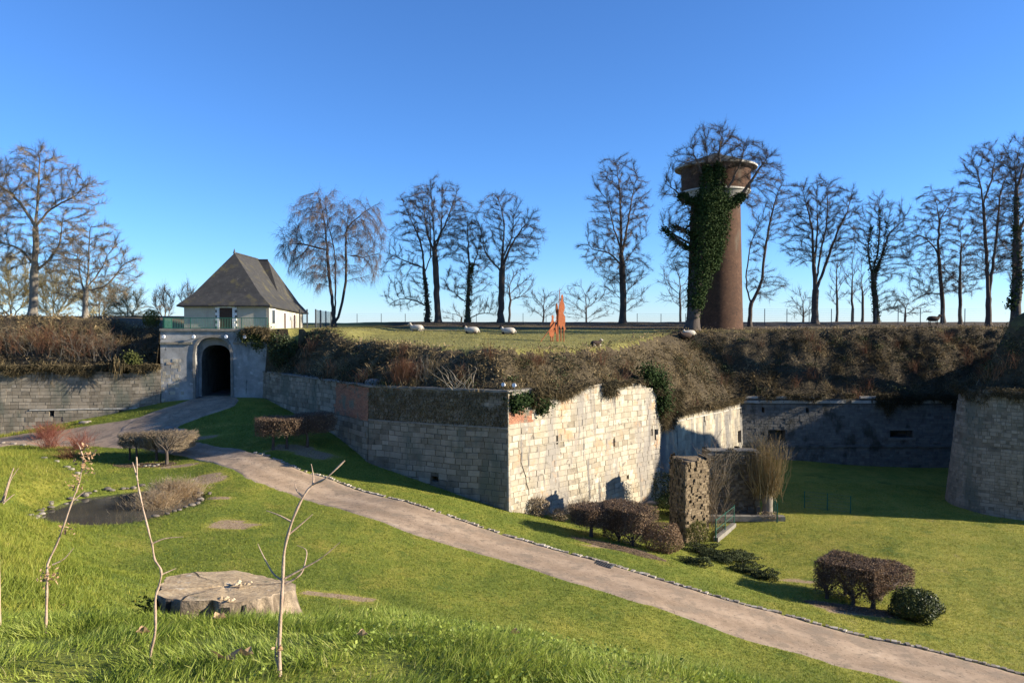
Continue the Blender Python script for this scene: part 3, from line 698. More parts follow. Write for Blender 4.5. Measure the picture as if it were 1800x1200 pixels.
# --- flank running back from the bastion
flank = thing('flank_wall', (Dd[0] + 4, Dd[1] + 5, -13.6), 'streaked grey and ochre flank wall running back behind the ruined pier', 'wall')
nD = unit(np.array([12.3, -10.3])); D2 = (11.3 - .12, 57.1); E = (21.6, 69.3)
FF = Face([(11.25, 57.12), E], .03, -7.5)
fu = lambda px, z=-9: u_of(FF, px, z)
fh = []
for px, y0, y1, w in [(1240, 730, 742, .16), (1303, 716, 728, .16)]:
    u = fu(px); fh.append((u - w / 2, u + w / 2, z_of(FF, u, y1), z_of(FF, u, y0)))
u = fu(1301); fh.append((u - .45, u + .35, z_of(FF, u, 778), z_of(FF, u, 757)))
ftop = lambda u: -7.42 + .16 * math.sin(u * 2.1) + .1 * math.sin(u * 5)
mb = MB(); backing(mb, FF, -15, -7.6, fh, t=.35); [recess(mb, FF, h) for h in fh]
stones(mb, FF, -14.8, -8.0, (.32, .42), (.45, 1.0), fh, .012, .010, miss=.005, tintf=mixt(.4, .8))
stones(mb, FF, -7.98, ftop, (.24, .34), (.3, .7), fh, .05, .02, miss=.06, tintf=mixt(.35, .8))
mb.build('masonry', M['stone_flank'], flank)
mb = MB(); slab(mb, FF, -8.04, -7.94, -.2, .05, .5); mb.build('string_course', M['ledge'], flank)
# return at the end of the bastion face
mb = MB()
FRt = Face([Dd, (11.0, 57.35)], 0, -5)
for i, z in enumerate(np.arange(-14.6, -5.3, .38)):
    box(mb, (11.17, 57.15, z + .19), (.5, .45, .36), math.radians(46), random.uniform(.4, .8))
mb.build('quoins', M['stone'], bast)

# --- curtain wall at the back of the ditch
curt = thing('curtain_wall', (31, 69.3, -13.2), 'dark frontal curtain wall with two gun ports at the shaded back of the ditch', 'wall')
FB = Face([E, (49.5, 69.55)], .02, -7.5)
bu = lambda px: u_of(FB, px, -9)
slots = []
for px in (1343, 1421): u = bu(px); slots.append((u - .12, u + .12, z_of(FB, u, 725), z_of(FB, u, 716)))
ports = []
for x0, x1, y0, y1 in [(1352, 1382, 756, 775), (1567, 1606, 757, 769)]:
    ports.append((bu(x0), bu(x1), z_of(FB, bu(x0), y1), z_of(FB, bu(x0), y0)))
mb = MB(); backing(mb, FB, -15, -7.2, slots + ports, t=.1); [recess(mb, FB, h, 1.2) for h in slots + ports]
stones(mb, FB, -14.8, -7.75, (.22, .30), (.3, .7), slots + ports, .02, .016, miss=.01, tintf=mixt(.3, .8))
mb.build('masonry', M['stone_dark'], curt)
mb = MB()
for a, b in [(0, .35), (.37, .72)]: slab(mb, FB, -7.62, -7.36, -.2, .10, .6, a * FB.len, b * FB.len)
for a, b in [(.01, .28), (.4, .62)]: slab(mb, FB, -7.16, -6.98, -.2, .06, .6, a * FB.len, b * FB.len)
mb.build('string_course', M['ledge'], curt)
mb = MB(); slab(mb, FB, -11.75, -11.55, -.1, .14, .4); mb.build('plinth', M['stone_dark'], curt)
for h in ports[1:]:
    mb = MB()
    slab(mb, FB, h[2] - .25, h[2] - .02, -.2, .07, .5, h[0] - .2, h[1] + .3)
    slab(mb, FB, h[3] + .02, h[3] + .22, -.2, .05, .3, h[0] - .1, h[1] + .1)
    mb.build('port_surround', M['coping'], curt)

# --- round bastion on the right
rb = thing('round_tower_wall', (35, 54, -14), 'rounded dark stone tower wall at the right edge of the picture', 'bastion')
RP = [(50.3, 66.5), (47.3, 63.4), (41.3, 60.7), (37.0, 58.9), (34.9, 57.4), (33.9, 55.7), (34.2, 54.1), (35.1, 53.1), (36.6, 52.2), (39.0, 51.3), (44, 50.4), (58, 50)]
RPs = smooth_line(RP, 60)
FT = Face(RPs, .095, -5.0)
tu = lambda px: u_of(FT, px, -10)
th_ = [(u_of(FT, 1763, -13.2), u_of(FT, 1783, -13.2), -13.45, -13.2)]
mb = MB(); backing(mb, FT, -15.5, -5.0, th_, t=.12); [recess(mb, FT, h) for h in th_]
stones(mb, FT, -15.3, -9.0, (.20, .27), (.4, .9), th_, .012, .012, miss=.005, tintf=mixt(.4, .85))
stones(mb, FT, -9.0, -4.95, (.22, .30), (.3, .8), th_, .03, .02, miss=.10, tintf=mixt(.3, .85), drop=.12)
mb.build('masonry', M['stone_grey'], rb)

# --- left curtain wall
lw = thing('ditch_wall', (-38, 61, -8), 'long grey stone wall left of the gate with two square drains under a thin ledge', 'wall')
FW = Face([(-75, 57.4), (-41.9, 60.45), (-29.72, 62.42)], .03, -3.7)
wu = lambda px: u_of(FW, px, -7)
wh = []
for px in (89, 211): u = wu(px); wh.append((u - .19, u + .17, z_of(FW, u, 731), z_of(FW, u, 722)))
wtop = lambda u: float(-3.75 - .35 * sstep(10, 45, u) + .1 * math.sin(u * 1.3))
lzz = z_of(FW, wu(150), 718.5)
mb = MB(); backing(mb, FW, -11, -4.3, wh, t=.2); [recess(mb, FW, h) for h in wh]
stones(mb, FW, -10.8, lzz - .05, (.30, .42), (.3, .8), wh, .02, .022, miss=.012, tintf=mixt(.2, .9, .02))
stones(mb, FW, lzz + .05, wtop, (.24, .32), (.35, .85), wh, .016, .020, miss=.014, tintf=mixt(.2, .9, .02))
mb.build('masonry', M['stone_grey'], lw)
mb = MB(); slab(mb, FW, lzz - .06, lzz + .04, -.2, .06, .6, wu(50), wu(240)); mb.build('ledge', M['ledge'], lw)

# --- gate front with arched passage
gate = thing('gatehouse_front', (-25.4, 62.8, -6.6), 'stained grey gateway front with a tall dark arched passage at the end of the path', 'gate')
GL, GR = np.array([-29.72, 62.46]), np.array([-20.6, 63.2])
FG = Face([GL, GR], 0, 0)
gu = lambda px: u_of(FG, px, -4)
ua, ub = gu(343), gu(405); uc, hw = (ua + ub) / 2, (ub - ua) / 2
zs_, ztop_ = -2.75, -1.30
def archz(u): 
    x = min(abs(u - uc) / hw, 1.0)
    return zs_ + (ztop_ - zs_) * (1 - x ** 2.4) ** (1 / 2.4)
us = np.unique(np.concatenate([np.linspace(0, FG.len, 24), np.linspace(ua, ub, 33)]))
mb = MB()
for a, b in zip(us[:-1], us[1:]):
    m = (a + b) / 2
    za, zb = (archz(a), archz(b)) if ua <= m <= ub else (-8.5, -8.5)
    for k0, k1 in zip(np.linspace(0, 1, 5)[:-1], np.linspace(0, 1, 5)[1:]):
        q = np.array([za + (-.75 - za) * k0, zb + (-.75 - zb) * k0, zb + (-.75 - zb) * k1, za + (-.75 - za) * k1])
        mb.add(FG.pos(np.array([a, b, b, a]), q, 0), [[0, 1, 2, 3]], .5)
tag(mb.build('rendered_wall', M['stucco'], gate), None)
# reveal and tunnel
mb = MB()
prof = [(ua, -8.5), (ua, zs_)] + [(u, archz(u)) for u in np.linspace(ua, ub, 25)[1:-1]] + [(ub, zs_), (ub, -8.5)]
pr = np.array(prof)
def sleeve(mb, d0, d1, sh0, sh1, t):
    U0 = uc + (pr[:, 0] - uc) * sh0; U1 = uc + (pr[:, 0] - uc) * sh1
    Z0 = np.where(pr[:, 1] > -8, -6 + (pr[:, 1] + 6) * sh0, pr[:, 1]); Z1 = np.where(pr[:, 1] > -8, -6 + (pr[:, 1] + 6) * sh1, pr[:, 1])
    V = np.concatenate([FG.pos(U0, Z0, -d0), FG.pos(U1, Z1, -d1)]); n = len(pr)
    mb.add(V, [[i, i + 1, i + 1 + n, i + n] for i in range(n - 1)], t)
sleeve(mb, 0, .9, 1, 1, .5); sleeve(mb, .9, .9, 1, .86, .5)
mb.build('arch_reveal', M['stucco'], gate)
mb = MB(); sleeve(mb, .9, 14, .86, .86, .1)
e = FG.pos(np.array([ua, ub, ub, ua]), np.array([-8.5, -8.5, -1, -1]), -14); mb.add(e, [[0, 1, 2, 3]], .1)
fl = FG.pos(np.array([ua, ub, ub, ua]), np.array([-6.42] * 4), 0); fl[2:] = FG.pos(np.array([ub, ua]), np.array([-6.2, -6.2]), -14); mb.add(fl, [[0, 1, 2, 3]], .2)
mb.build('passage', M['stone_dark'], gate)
# archivolt
mb = MB(); po = pr[1:-1]
for (a, za), (b, zb) in zip(pr[1:-2], pr[2:-1]):
    s = 1.13
    f = lambda u, z, k: (uc + (u - uc) * k, zs_ + (z - zs_) * k if z > zs_ else z)
    i0, i1, o1, o0 = (a, za), (b, zb), f(b, zb, s), f(a, za, s)
    V = [FG.pos(np.array([u]), np.array([z]), .09)[0] for u, z in (i0, i1, o1, o0)] + [FG.pos(np.array([u]), np.array([z]), -.05)[0] for u, z in (i0, i1, o1, o0)]
    mb.add(np.array(V), [[0, 1, 2, 3], [3, 2, 6, 7], [0, 4, 5, 1]], .6)
for u0, u1 in ((ua - .2, ua), (ub, ub + .2)):
    c = FG.pos(np.array([(u0 + u1) / 2]), np.array([(-7 + zs_) / 2]), .02)[0]; box(mb, c, (u1 - u0, .14, zs_ + 7), math.atan2(.74, 9.12), .6)
mb.build('archivolt', M['coping'], gate)
for c0_, c1_ in ((0, ua - .25), (ub + .25, FG.len)):
    mb = MB(); slab(mb, FG, -1.86, -1.68, -.1, .13, .5, c0_, c1_); mb.build('cornice', M['stone_grey'], gate)
mb = MB(); slab(mb, FG, -.76, -.57, -.6, .16, .5); mb.build('coping', M['coping'], gate)
mb = MB(); FGl = Face([GL + [.0, 1.5], GL], 0, 0); backing(mb, FGl, -8.5, -.76, [], .0, .5); mb.build('side_wall', M['stucco'], gate)
# broken stonework left of the arch
mb = MB(); stones(mb, FG, -7.4, -5.2, (.25, .35), (.3, .6), [], .05, .02, miss=.1, tintf=mixt(.4, .9), zone=lambda u, z: u < gu(338) - (z + 7.4) * .55); mb.build('exposed_stones', M['stone'], gate)
mb = MB(); stones(mb, FG, -5.3, -2.9, (.2, .3), (.2, .45), [], .03, .012, miss=.03, tintf=mixt(.5, .95), zone=lambda u, z: abs(u - gu(300)) < .75 and abs(z + 4.3) < 1.0)
mb.build('exposed_stones', M['stone'], gate)
for px in (290, 342.5, 399, 432):
    u = gu(px); z = z_of(FG, u, 592)
    p = FG.pos(np.array([u]), np.array([z]), .22)[0]
    t = thing('floodlight', p, 'round white floodlight on the gateway cornice, ' + {290: 'leftmost, near the wall corner', 342.5: 'at the left shoulder of the arch', 399: 'at the right shoulder of the arch', 432: 'rightmost, beside the ivy tuft'}[px], 'floodlight', 'floodlights on the gateway')
    mb = MB(); polytube(mb, [p + [0, .06, 0], p + [0, .0, .0], p + [0, -.05, .01], p + [0, -.10, .012], p + [0, -.13, .012]], [.05, .11, .155, .155, .12], 14, .5); mb.build('lamp_head', M['white_paint'], t, True)
    mb = MB(); box(mb, p + [0, .1, -.08], (.06, .24, .05)); mb.build('bracket', M['metal'], t)

# --- house above the gate
hs = thing('gate_lodge', (-25.6, 70, -.58), 'cream lodge with steep dark slate roof standing above the gateway', 'house')
HP = [(-29.25, 66.0), (-21.75, 66.0), (-22.3, 79.0), (-30.2, 79.0)]
def wallq(mb, a, b, z0, z1a, z1b, t=.5):
    mb.add([(a[0], a[1], z0), (b[0], b[1], z0), (b[0], b[1], z1b), (a[0], a[1], z1a)], [[0, 1, 2, 3]], t)
mb = MB(); wallq(mb, HP[0], HP[1], -.75, 1.55, 1.55); wallq(mb, HP[1], HP[2], -.75, 1.55, 1.1); wallq(mb, HP[2], HP[3], -.75, 1.1, 1.1); wallq(mb, HP[3], HP[0], -.75, 1.1, 1.55)
mb.build('wall', M['plaster'], hs)
mb = MB()
# main hipped roof with a bell-cast foot
def hiproof(mb, eave, ridge, zr, ze, kick=.28, lift=.9, n=1):
    """eave: 4 corners (front-left, front-right, back-right, back-left); ridge: 2 points"""
    ev = np.array([(x, y, z) for (x, y), z in zip(eave, ze)]); rd = np.array([(ridge[0][0], ridge[0][1], zr[0]), (ridge[1][0], ridge[1][1], zr[1])])
    top = [rd[0], rd[0], rd[1], rd[1]]
    mid = np.array([e + (t - e) * kick - np.array([0, 0, lift * .35]) for e, t in zip(ev, top)])
    V = np.concatenate([ev, mid, rd]); 
    q = [[i, (i + 1) % 4, (i + 1) % 4 + 4, i + 4] for i in range(4)]
    mb.add(V, q, .5); mb.add(V, [[4, 5, 8], [6, 7, 9]], .5); mb.add(V, [[5, 6, 9, 8], [7, 4, 8, 9]], .5)
    mb.add(ev - [0, 0, .12], [[3, 2, 1, 0]], .2)
    mb.add(np.concatenate([ev, ev - [0, 0, .12]]), [[i, i + 4, (i + 1) % 4 + 4, (i + 1) % 4] for i in range(4)], .1)
hiproof(mb, [(-29.75, 65.6), (-21.45, 65.6), (-22.0, 79.5), (-30.8, 79.5)], [(-26.35, 70.4), (-26.4, 77)], [6.55, 6.5], [1.5, 1.5, 1.0, 1.0])
hiproof(mb, [(-29.6, 73.0), (-21.9, 73.0), (-22.15, 80.6), (-30.2, 80.6)], [(-27.0, 77.0), (-25.35, 77.0)], [6.42, 6.42], [1.3, 1.2, .98, .98], .25, .8)
rf = mb.build('roof', M['slate'], hs)
mb = MB(); polytube(mb, [(-26.35, 70.4, 6.5), (-26.35, 70.4, 6.72), (-26.35, 70.4, 6.98)], [.14, .09, .01], 8); mb.build('finial', M['metal'], rf)
# ridge and hip tiles
mb = MB()
for a, b in [((-26.35, 70.4, 6.57), (-26.4, 77, 6.52)), ((-27, 77, 6.44), (-25.35, 77, 6.44))]: polytube(mb, [a, b], .09, 6)
mb.build('ridge_tiles', M['slate'], rf)
# front door with quoined surround
xd0, xd1 = at(386.5, 560, 66)[0], at(409.5, 560, 66)[0]
mbd = MB(); box(mbd, ((xd0 + xd1) / 2, 65.97, .32), (xd1 - xd0, .08, 1.9)); door = mbd.build('door', M['door'], hs)
mb = MB()
box(mb, ((xd0 + xd1) / 2, 65.94, 1.38), (xd1 - xd0 + .42, .16, .22))
zz = -.62; k = 0
for i in range(8):
    for sx, xx in ((-1, xd0), (1, xd1)):
        w = .36 if i % 2 else .20
        box(mb, (xx + sx * w / 2, 65.94 - .004 * (i % 2), -.5 + i * .245), (w, .15, .235))
mb.build('door_surround', M['white_stone'], door)
for i in range(0, 8, 2):
    for sx, xx in ((-1, xd0), (1, xd1)):
        mb = MB(); box(mb, (xx + sx * .29, 65.965, -.5 + i * .245), (.16, .07, .225)); mb.build('dark_quoin_block', M['stone_dark'], door)
# side openings
sd_ = np.array(HP[2]) - np.array(HP[1]); L_ = np.linalg.norm(sd_); ax = sd_ / L_; rzs = math.atan2(ax[1], ax[0])
def side_at(px):
    for s in np.linspace(0, L_, 600):
        p = np.array(HP[1]) + ax * s
        if 900 + FPX * p[0] / p[1] >= px: return s
    return L_
for nm, x0, x1, y0, y1, mat in [('window', 477, 482.5, 545, 568, 'glass'), ('side_door', 498, 501.5, 550, 577, 'door'), ('window', 509, 511.5, 556, 563, 'glass'), ('side_door', 515, 518.5, 553, 577, 'door')]:
    s0, s1 = side_at(x0), side_at(x1); p = np.array(HP[1]) + ax * (s0 + s1) / 2
    za, zb = -(y1 - HY) / FPX * p[1], -(y0 - HY) / FPX * p[1]
    mb = MB(); box(mb, (p[0] + .015, p[1], (za + zb) / 2), (s1 - s0, .08, zb - za), rzs); o = mb.build(nm, M[mat], hs)
    mb = MB()
    for c, sz in (((s0 + s1) / 2, None),):
        w, h = s1 - s0, zb - za
        for off, zc_, ww_, hh_ in ((0, zb + .06, w + .2, .12), (-w / 2 - .05, (za + zb) / 2, .1, h), (w / 2 + .05, (za + zb) / 2, .1, h)):
            q = p + ax * off; box(mb, (q[0] + .02, q[1], zc_), (ww_, .11, hh_), rzs)
    mb.build('frame', M['white_stone'], o)
mb = MB(); polytube(mb, [(HP[1][0] + .06, 65.93, -.55), (HP[1][0] + .06, 65.93, 1.45)], .05, 6); mb.build('downpipe', M['metal'], hs)

# --- green railing on the gate platform
rl = thing('green_railing', (-25.5, 63.2, -.57), 'low green railing along the edge of the gateway platform before the lodge', 'railing')
def railing(parent, pts, h, step, bar_r=.012, mat='green_paint', post=2.0):
    F = Face(pts); n = int(F.len / step); us = np.linspace(0, F.len, n)
    P = F.pos(us, np.zeros(n)); 
    z0 = pz(P[:, 0], P[:, 1]); z0 = np.maximum(z0, -.6)
    mb = MB(); b0 = P.copy(); b0[:, 2] = z0 + .08; b1 = P.copy(); b1[:, 2] = z0 + h
    tubes(mb, b0, b1, bar_r, bar_r, 4)
    mb.build('balusters', M[mat], parent)
    for zz_ in (.08, h):
        mb = MB(); R_ = P[::max(1, n // 30)].copy(); R_ = np.concatenate([R_, P[-1:]]); R_[:, 2] = np.maximum(pz(R_[:, 0], R_[:, 1]), -.6) + zz_
        polytube(mb, R_, .03, 5); mb.build('rail', M[mat], parent)
    m = max(2, int(F.len / post) + 1)
    for u in np.linspace(0, F.len, m):
        p = F.pos(np.array([u]), np.array([0.]))[0]; zb = max(float(pz(p[:1], p[1:2])[0]), -.6)
        mb = MB(); box(mb, (p[0], p[1], zb + h / 2), (.06, .06, h + .08)); mb.build('post', M[mat], parent)
railing(rl, [(-29.6, 63.0), (-21.1, 63.75)], .95, .13)
railing(rl, [(-30.2, 65.6), (-29.7, 63.0)], .95, .13)

# --- dark mesh gate and fence beside the lodge
def mesh_fence(name, label, pts, h, post_w, mat, wmat, posts=2.5, wires=8, group=None, zf=pz, vert=0):
    F = Face(pts); p0 = F.pos(np.array([F.len / 2]), np.array([0.]))[0]
    t = thing(name, (p0[0], p0[1], float(zf(p0[:1], p0[1:2])[0])), label, 'fence', group)
    m = max(2, int(round(F.len / posts)) + 1)
    us = np.linspace(0, F.len, m)
    for u in us:
        p = F.pos(np.array([u]), np.array([0.]))[0]; z = float(zf(p[:1], p[1:2])[0])
        mb = MB(); box(mb, (p[0], p[1], z + h / 2 - .1), (post_w, post_w, h + .2)); mb.build('post', M[mat], t)
    mb = MB()
    uu = np.linspace(0, F.len, m * 3); P = F.pos(uu, np.zeros(len(uu))); Z = zf(P[:, 0], P[:, 1])
    for k in np.linspace(.08, .97, wires):
        Q = P.copy(); Q[:, 2] = Z + h * k
        tubes(mb, Q[:-1], Q[1:], .008, .008, 3)
    if vert:
        nv = int(F.len / vert); uu = np.linspace(0, F.len, nv); P = F.pos(uu, np.zeros(nv)); Z = zf(P[:, 0], P[:, 1])
        a = P.copy(); a[:, 2] = Z + h * .08; b = P.copy(); b[:, 2] = Z + h * .97; tubes(mb, a, b, .006, .006, 3)
    mb.build('wire_mesh', M[wmat], t)
    return t
mesh_fence('mesh_gate', 'dark framed mesh gate between the lodge and the twin-stemmed birch', [pp(527, 76)[:2], pp(540, 74)[:2]], 1.9, .12, 'metal', 'wire', 5, 12, vert=.2)
mesh_fence('mesh_fence', 'dark post mesh fence running back from the gate towards the twin-stemmed birch', [pp(555, 74)[:2], pp(566, 82)[:2], pp(582, 92)[:2]], 1.9, .12, 'metal', 'wire', 7, 12, vert=.2)
mesh_fence('wire_fence', 'thin wire stock fence on the skyline between the birch and the ivy-clad trunks', [pp(585, 103)[:2], pp(960, 106)[:2]], 1.25, .07, 'metal', 'wire', 3.2, 5)
mesh_fence('wire_fence', 'low wire stock fence on the skyline left of the brick water tower', [pp(1120, 104)[:2], pp(1205, 101)[:2]], 1.2, .07, 'metal', 'wire', 3.2, 5)
mesh_fence('wire_fence', 'tall wire fence on thin posts behind the trees right of the water tower', [pp(1305, 91)[:2], pp(1735, 91)[:2]], 2.0, .07, 'metal', 'wire', 2.75, 9)

# --- brick water tower
TX, TY = ray(1256, 566)[0] * 82, 82.0
TZ = float(pz(np.array([TX]), np.array([TY]))[0])
wt = thing('water_tower', (TX, TY, TZ), 'round brick water tower with a flared tank and low conical roof', 'tower')
def lathe(mb, prof, n=48, t=.5, c=(TX, TY)):
    th = np.linspace(0, 2 * math.pi, n, endpoint=False)
    V = np.array([[(c[0] + r * math.cos(a), c[1] + r * math.sin(a), z) for a in th] for r, z in prof]).reshape(-1, 3)
    m = len(prof); k = np.arange(n); k2 = (k + 1) % n
    Fc = np.concatenate([np.stack([k + i * n, k2 + i * n, k2 + (i + 1) * n, k + (i + 1) * n], 1) for i in range(m - 1)])
    mb.add(V, Fc, t)
mb = MB()
# brick courses: every brick of the shaft is a tinted facet
def brick_lathe(mb, prof_r, z0, z1, h=.14, n=84):
    rows = int((z1 - z0) / h); th = np.linspace(0, 2 * math.pi, n, endpoint=False)
    for i in range(rows):
        za, zb = z0 + i * h, z0 + (i + 1) * h - .012; off = (i % 2) * math.pi / n
        ra, rb_ = np.interp([za, zb], prof_r[0], prof_r[1])
        g = .06 * 2 * math.pi / n
        a0, a1 = th + off + g, th + off + 2 * math.pi / n - g
        V = np.stack([np.stack([TX + r * np.cos(a), TY + r * np.sin(a), np.full(n, z)], 1) for r, a, z in ((ra, a0, za), (ra, a1, za), (rb_, a1, zb), (rb_, a0, zb))], 1).reshape(-1, 3)
        mb.add(V, np.arange(4 * n).reshape(n, 4), np.repeat(np.clip(rng.normal(.5, .2, n), 0, 1), 4))
pr_ = ([-2, 0, 13, 14.2, 14.25, 17.0], [3.10, 3.02, 2.66, 3.60, 3.68, 3.72])
lathe(mb, [(3.09, TZ - .6), (3.0, 0), (2.645, 13)], t=.05); brick_lathe(mb, pr_, TZ - .3, 13.0)
mb.build('shaft', M['brick_tower'], wt)
mb = MB(); lathe(mb, [(2.64, 12.9), (2.85, 13.0), (2.85, 13.12), (3.05, 13.35), (3.35, 13.75), (3.62, 14.1), (3.74, 14.15), (3.74, 14.32), (3.68, 14.34)], 64); mb.build('corbel', M['concrete'], wt)
mb = MB(); lathe(mb, [(3.665, 14.3), (3.70, 16.9)], t=.05); brick_lathe(mb, pr_, 14.34, 16.85); mb.build('tank_drum', M['brick_tower'], wt)
mb = MB(); lathe(mb, [(3.6, 16.8), (4.35, 16.75), (4.42, 16.78), (4.42, 16.98), (4.3, 17.0)], 64); mb.build('eaves', M['concrete'], wt)
mb = MB(); lathe(mb, [(4.36, 17.0), (2.2, 17.85), (.5, 18.4), (.45, 18.5), (.02, 18.55)], 40); mb.build('roof', M['zinc'], wt)

# --- ruined fragments in the ditch
def chunk(mb, foot, z0, z1, seed, course=.3):
    """irregular rubble mass on a plan outline"""
    foot = np.array(foot, float); n = len(foot); c = foot.mean(0)
    sub_ = np.concatenate([np.linspace(foot[i], foot[(i + 1) % n], 11)[:-1] for i in range(n)]); m = len(sub_)
    zs2 = np.arange(z0, z1 + .01, .22); rows = []
    for k, z in enumerate(zs2):
        a = np.arange(m)
        f = 1 + (vnoise(a * .9 + seed * 7, np.full(m, k * .8), 1, 3) - .5) * .16 + (vnoise(a * 2.3, np.full(m, k * 1.9), 1, 5) - .5) * .10
        zz2 = np.full(m, z) + (0 if k < len(zs2) - 1 else (vnoise(a * .5, a * 0 + seed, 1, 1) - .5) * .35)
        rows.append(np.concatenate([c + (sub_ - c) * f[:, None] + (rng.random((m, 2)) - .5) * .10, zz2[:, None]], 1))
    V = np.concatenate(rows); kk = np.arange(m); k2 = (kk + 1) % m
    mb.add(V, np.concatenate([np.stack([kk + i * m, k2 + i * m, k2 + (i + 1) * m, kk + (i + 1) * m], 1) for i in range(len(zs2) - 1)]), rng.random(len(V)))
    mb.add(V[-m:], [list(range(m))], .6)
g1 = at(1222, 950, 45.5)
ruin = thing('ruined_pier', (g1[0], g1[1], -13.6), 'tall sunlit rubble pier of a ruin standing beside the clipped hedges', 'ruin')
xa, xb = at(1198, 900, 45.5)[0], at(1251, 900, 45.5)[0]
mb = MB(); chunk(mb, [(xa + .05, 45.95), (xa + .22, 45.3), (xb - .1, 46.4), (xb - .3, 47.5), (xa - .2, 47.1)], -14.2, -(812 - HY) / FPX * 45.5, 1)
mb.build('rubble_core', M['rubble'], ruin)
def rubble_skin(foot, z0, zt, mat, parent, **kw):
    ft = np.array(foot, float); n_ = len(ft); mb = MB()
    for i in range(n_):
        F_ = Face([ft[i], ft[(i + 1) % n_]]); sd_ = random.random() * 9
        stones(mb, F_, z0, lambda u: zt - .1 + .22 * math.sin(u * 2.3 + sd_) + .1 * math.sin(u * 6 + sd_), (.11, .24), (.14, .42), [], .10, .010, miss=.05, tintf=mixt(.25, .85), drop=.12)
        Z_ = [z0, z0, zt - .25, zt - .25]; mb.add(F_.pos(np.array([0, F_.len, F_.len, 0]), np.array(Z_), -.06), [[0, 1, 2, 3]], .35)
    mb.build('rubble_face', M[mat], parent)
rubble_skin([(xa - .12, 45.95), (xa + .1, 45.0), (xb + .06, 46.35), (xb - .2, 47.7), (xa - .38, 47.25)], -14.1, -(812 - HY) / FPX * 45.5, 'rubble', ruin)
r2 = thing('ruined_wall', at(1290, 905, 51.4) , 'broad dark ruined wall in shade with a flat top behind the rubble pier', 'ruin')
xa, xb = at(1240, 850, 51.4)[0], at(1332, 850, 51.4)[0]
zt2 = -(794 - HY) / FPX * 51.4
mb = MB(); chunk(mb, [(xa + .1, 51.35), (xb - .1, 51.6), (xb, 52.5), (xa + .1, 52.4)], -14.0, zt2, 4); mb.build('rubble_core', M['stone_dark'], r2)
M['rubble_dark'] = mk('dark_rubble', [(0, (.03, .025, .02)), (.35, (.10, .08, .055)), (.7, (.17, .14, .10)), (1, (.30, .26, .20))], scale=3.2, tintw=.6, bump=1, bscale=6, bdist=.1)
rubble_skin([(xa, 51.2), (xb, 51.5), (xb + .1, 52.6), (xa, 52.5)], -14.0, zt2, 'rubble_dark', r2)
mb = MB(); box(mb, ((xa + xb) / 2 + .15, 51.9, zt2 + .03), (xb - xa - .3, 1.1, .07)); mb.build('capping_slab', M['coping'], r2)
mb = MB()
for i, z in enumerate(np.arange(-13.5, zt2 - .2, .42)): box(mb, (xb - .03 + .05 * (i % 2), 51.55, z), (.30, .4 + .1 * (i % 2), .38), .05, random.uniform(.2, .7))
mb.build('dressed_quoin', M['stone_grey'], r2)
mb = MB(); p = at(1305, 912, 50.4); box(mb, (p[0] + .2, 50.3, p[2] + .1), (5.2, .5, .35), -.03); 
ident(mb.build('stone_kerb', M['coping']), 'long low stone kerb on the grass in front of the ruined wall', 'kerb')

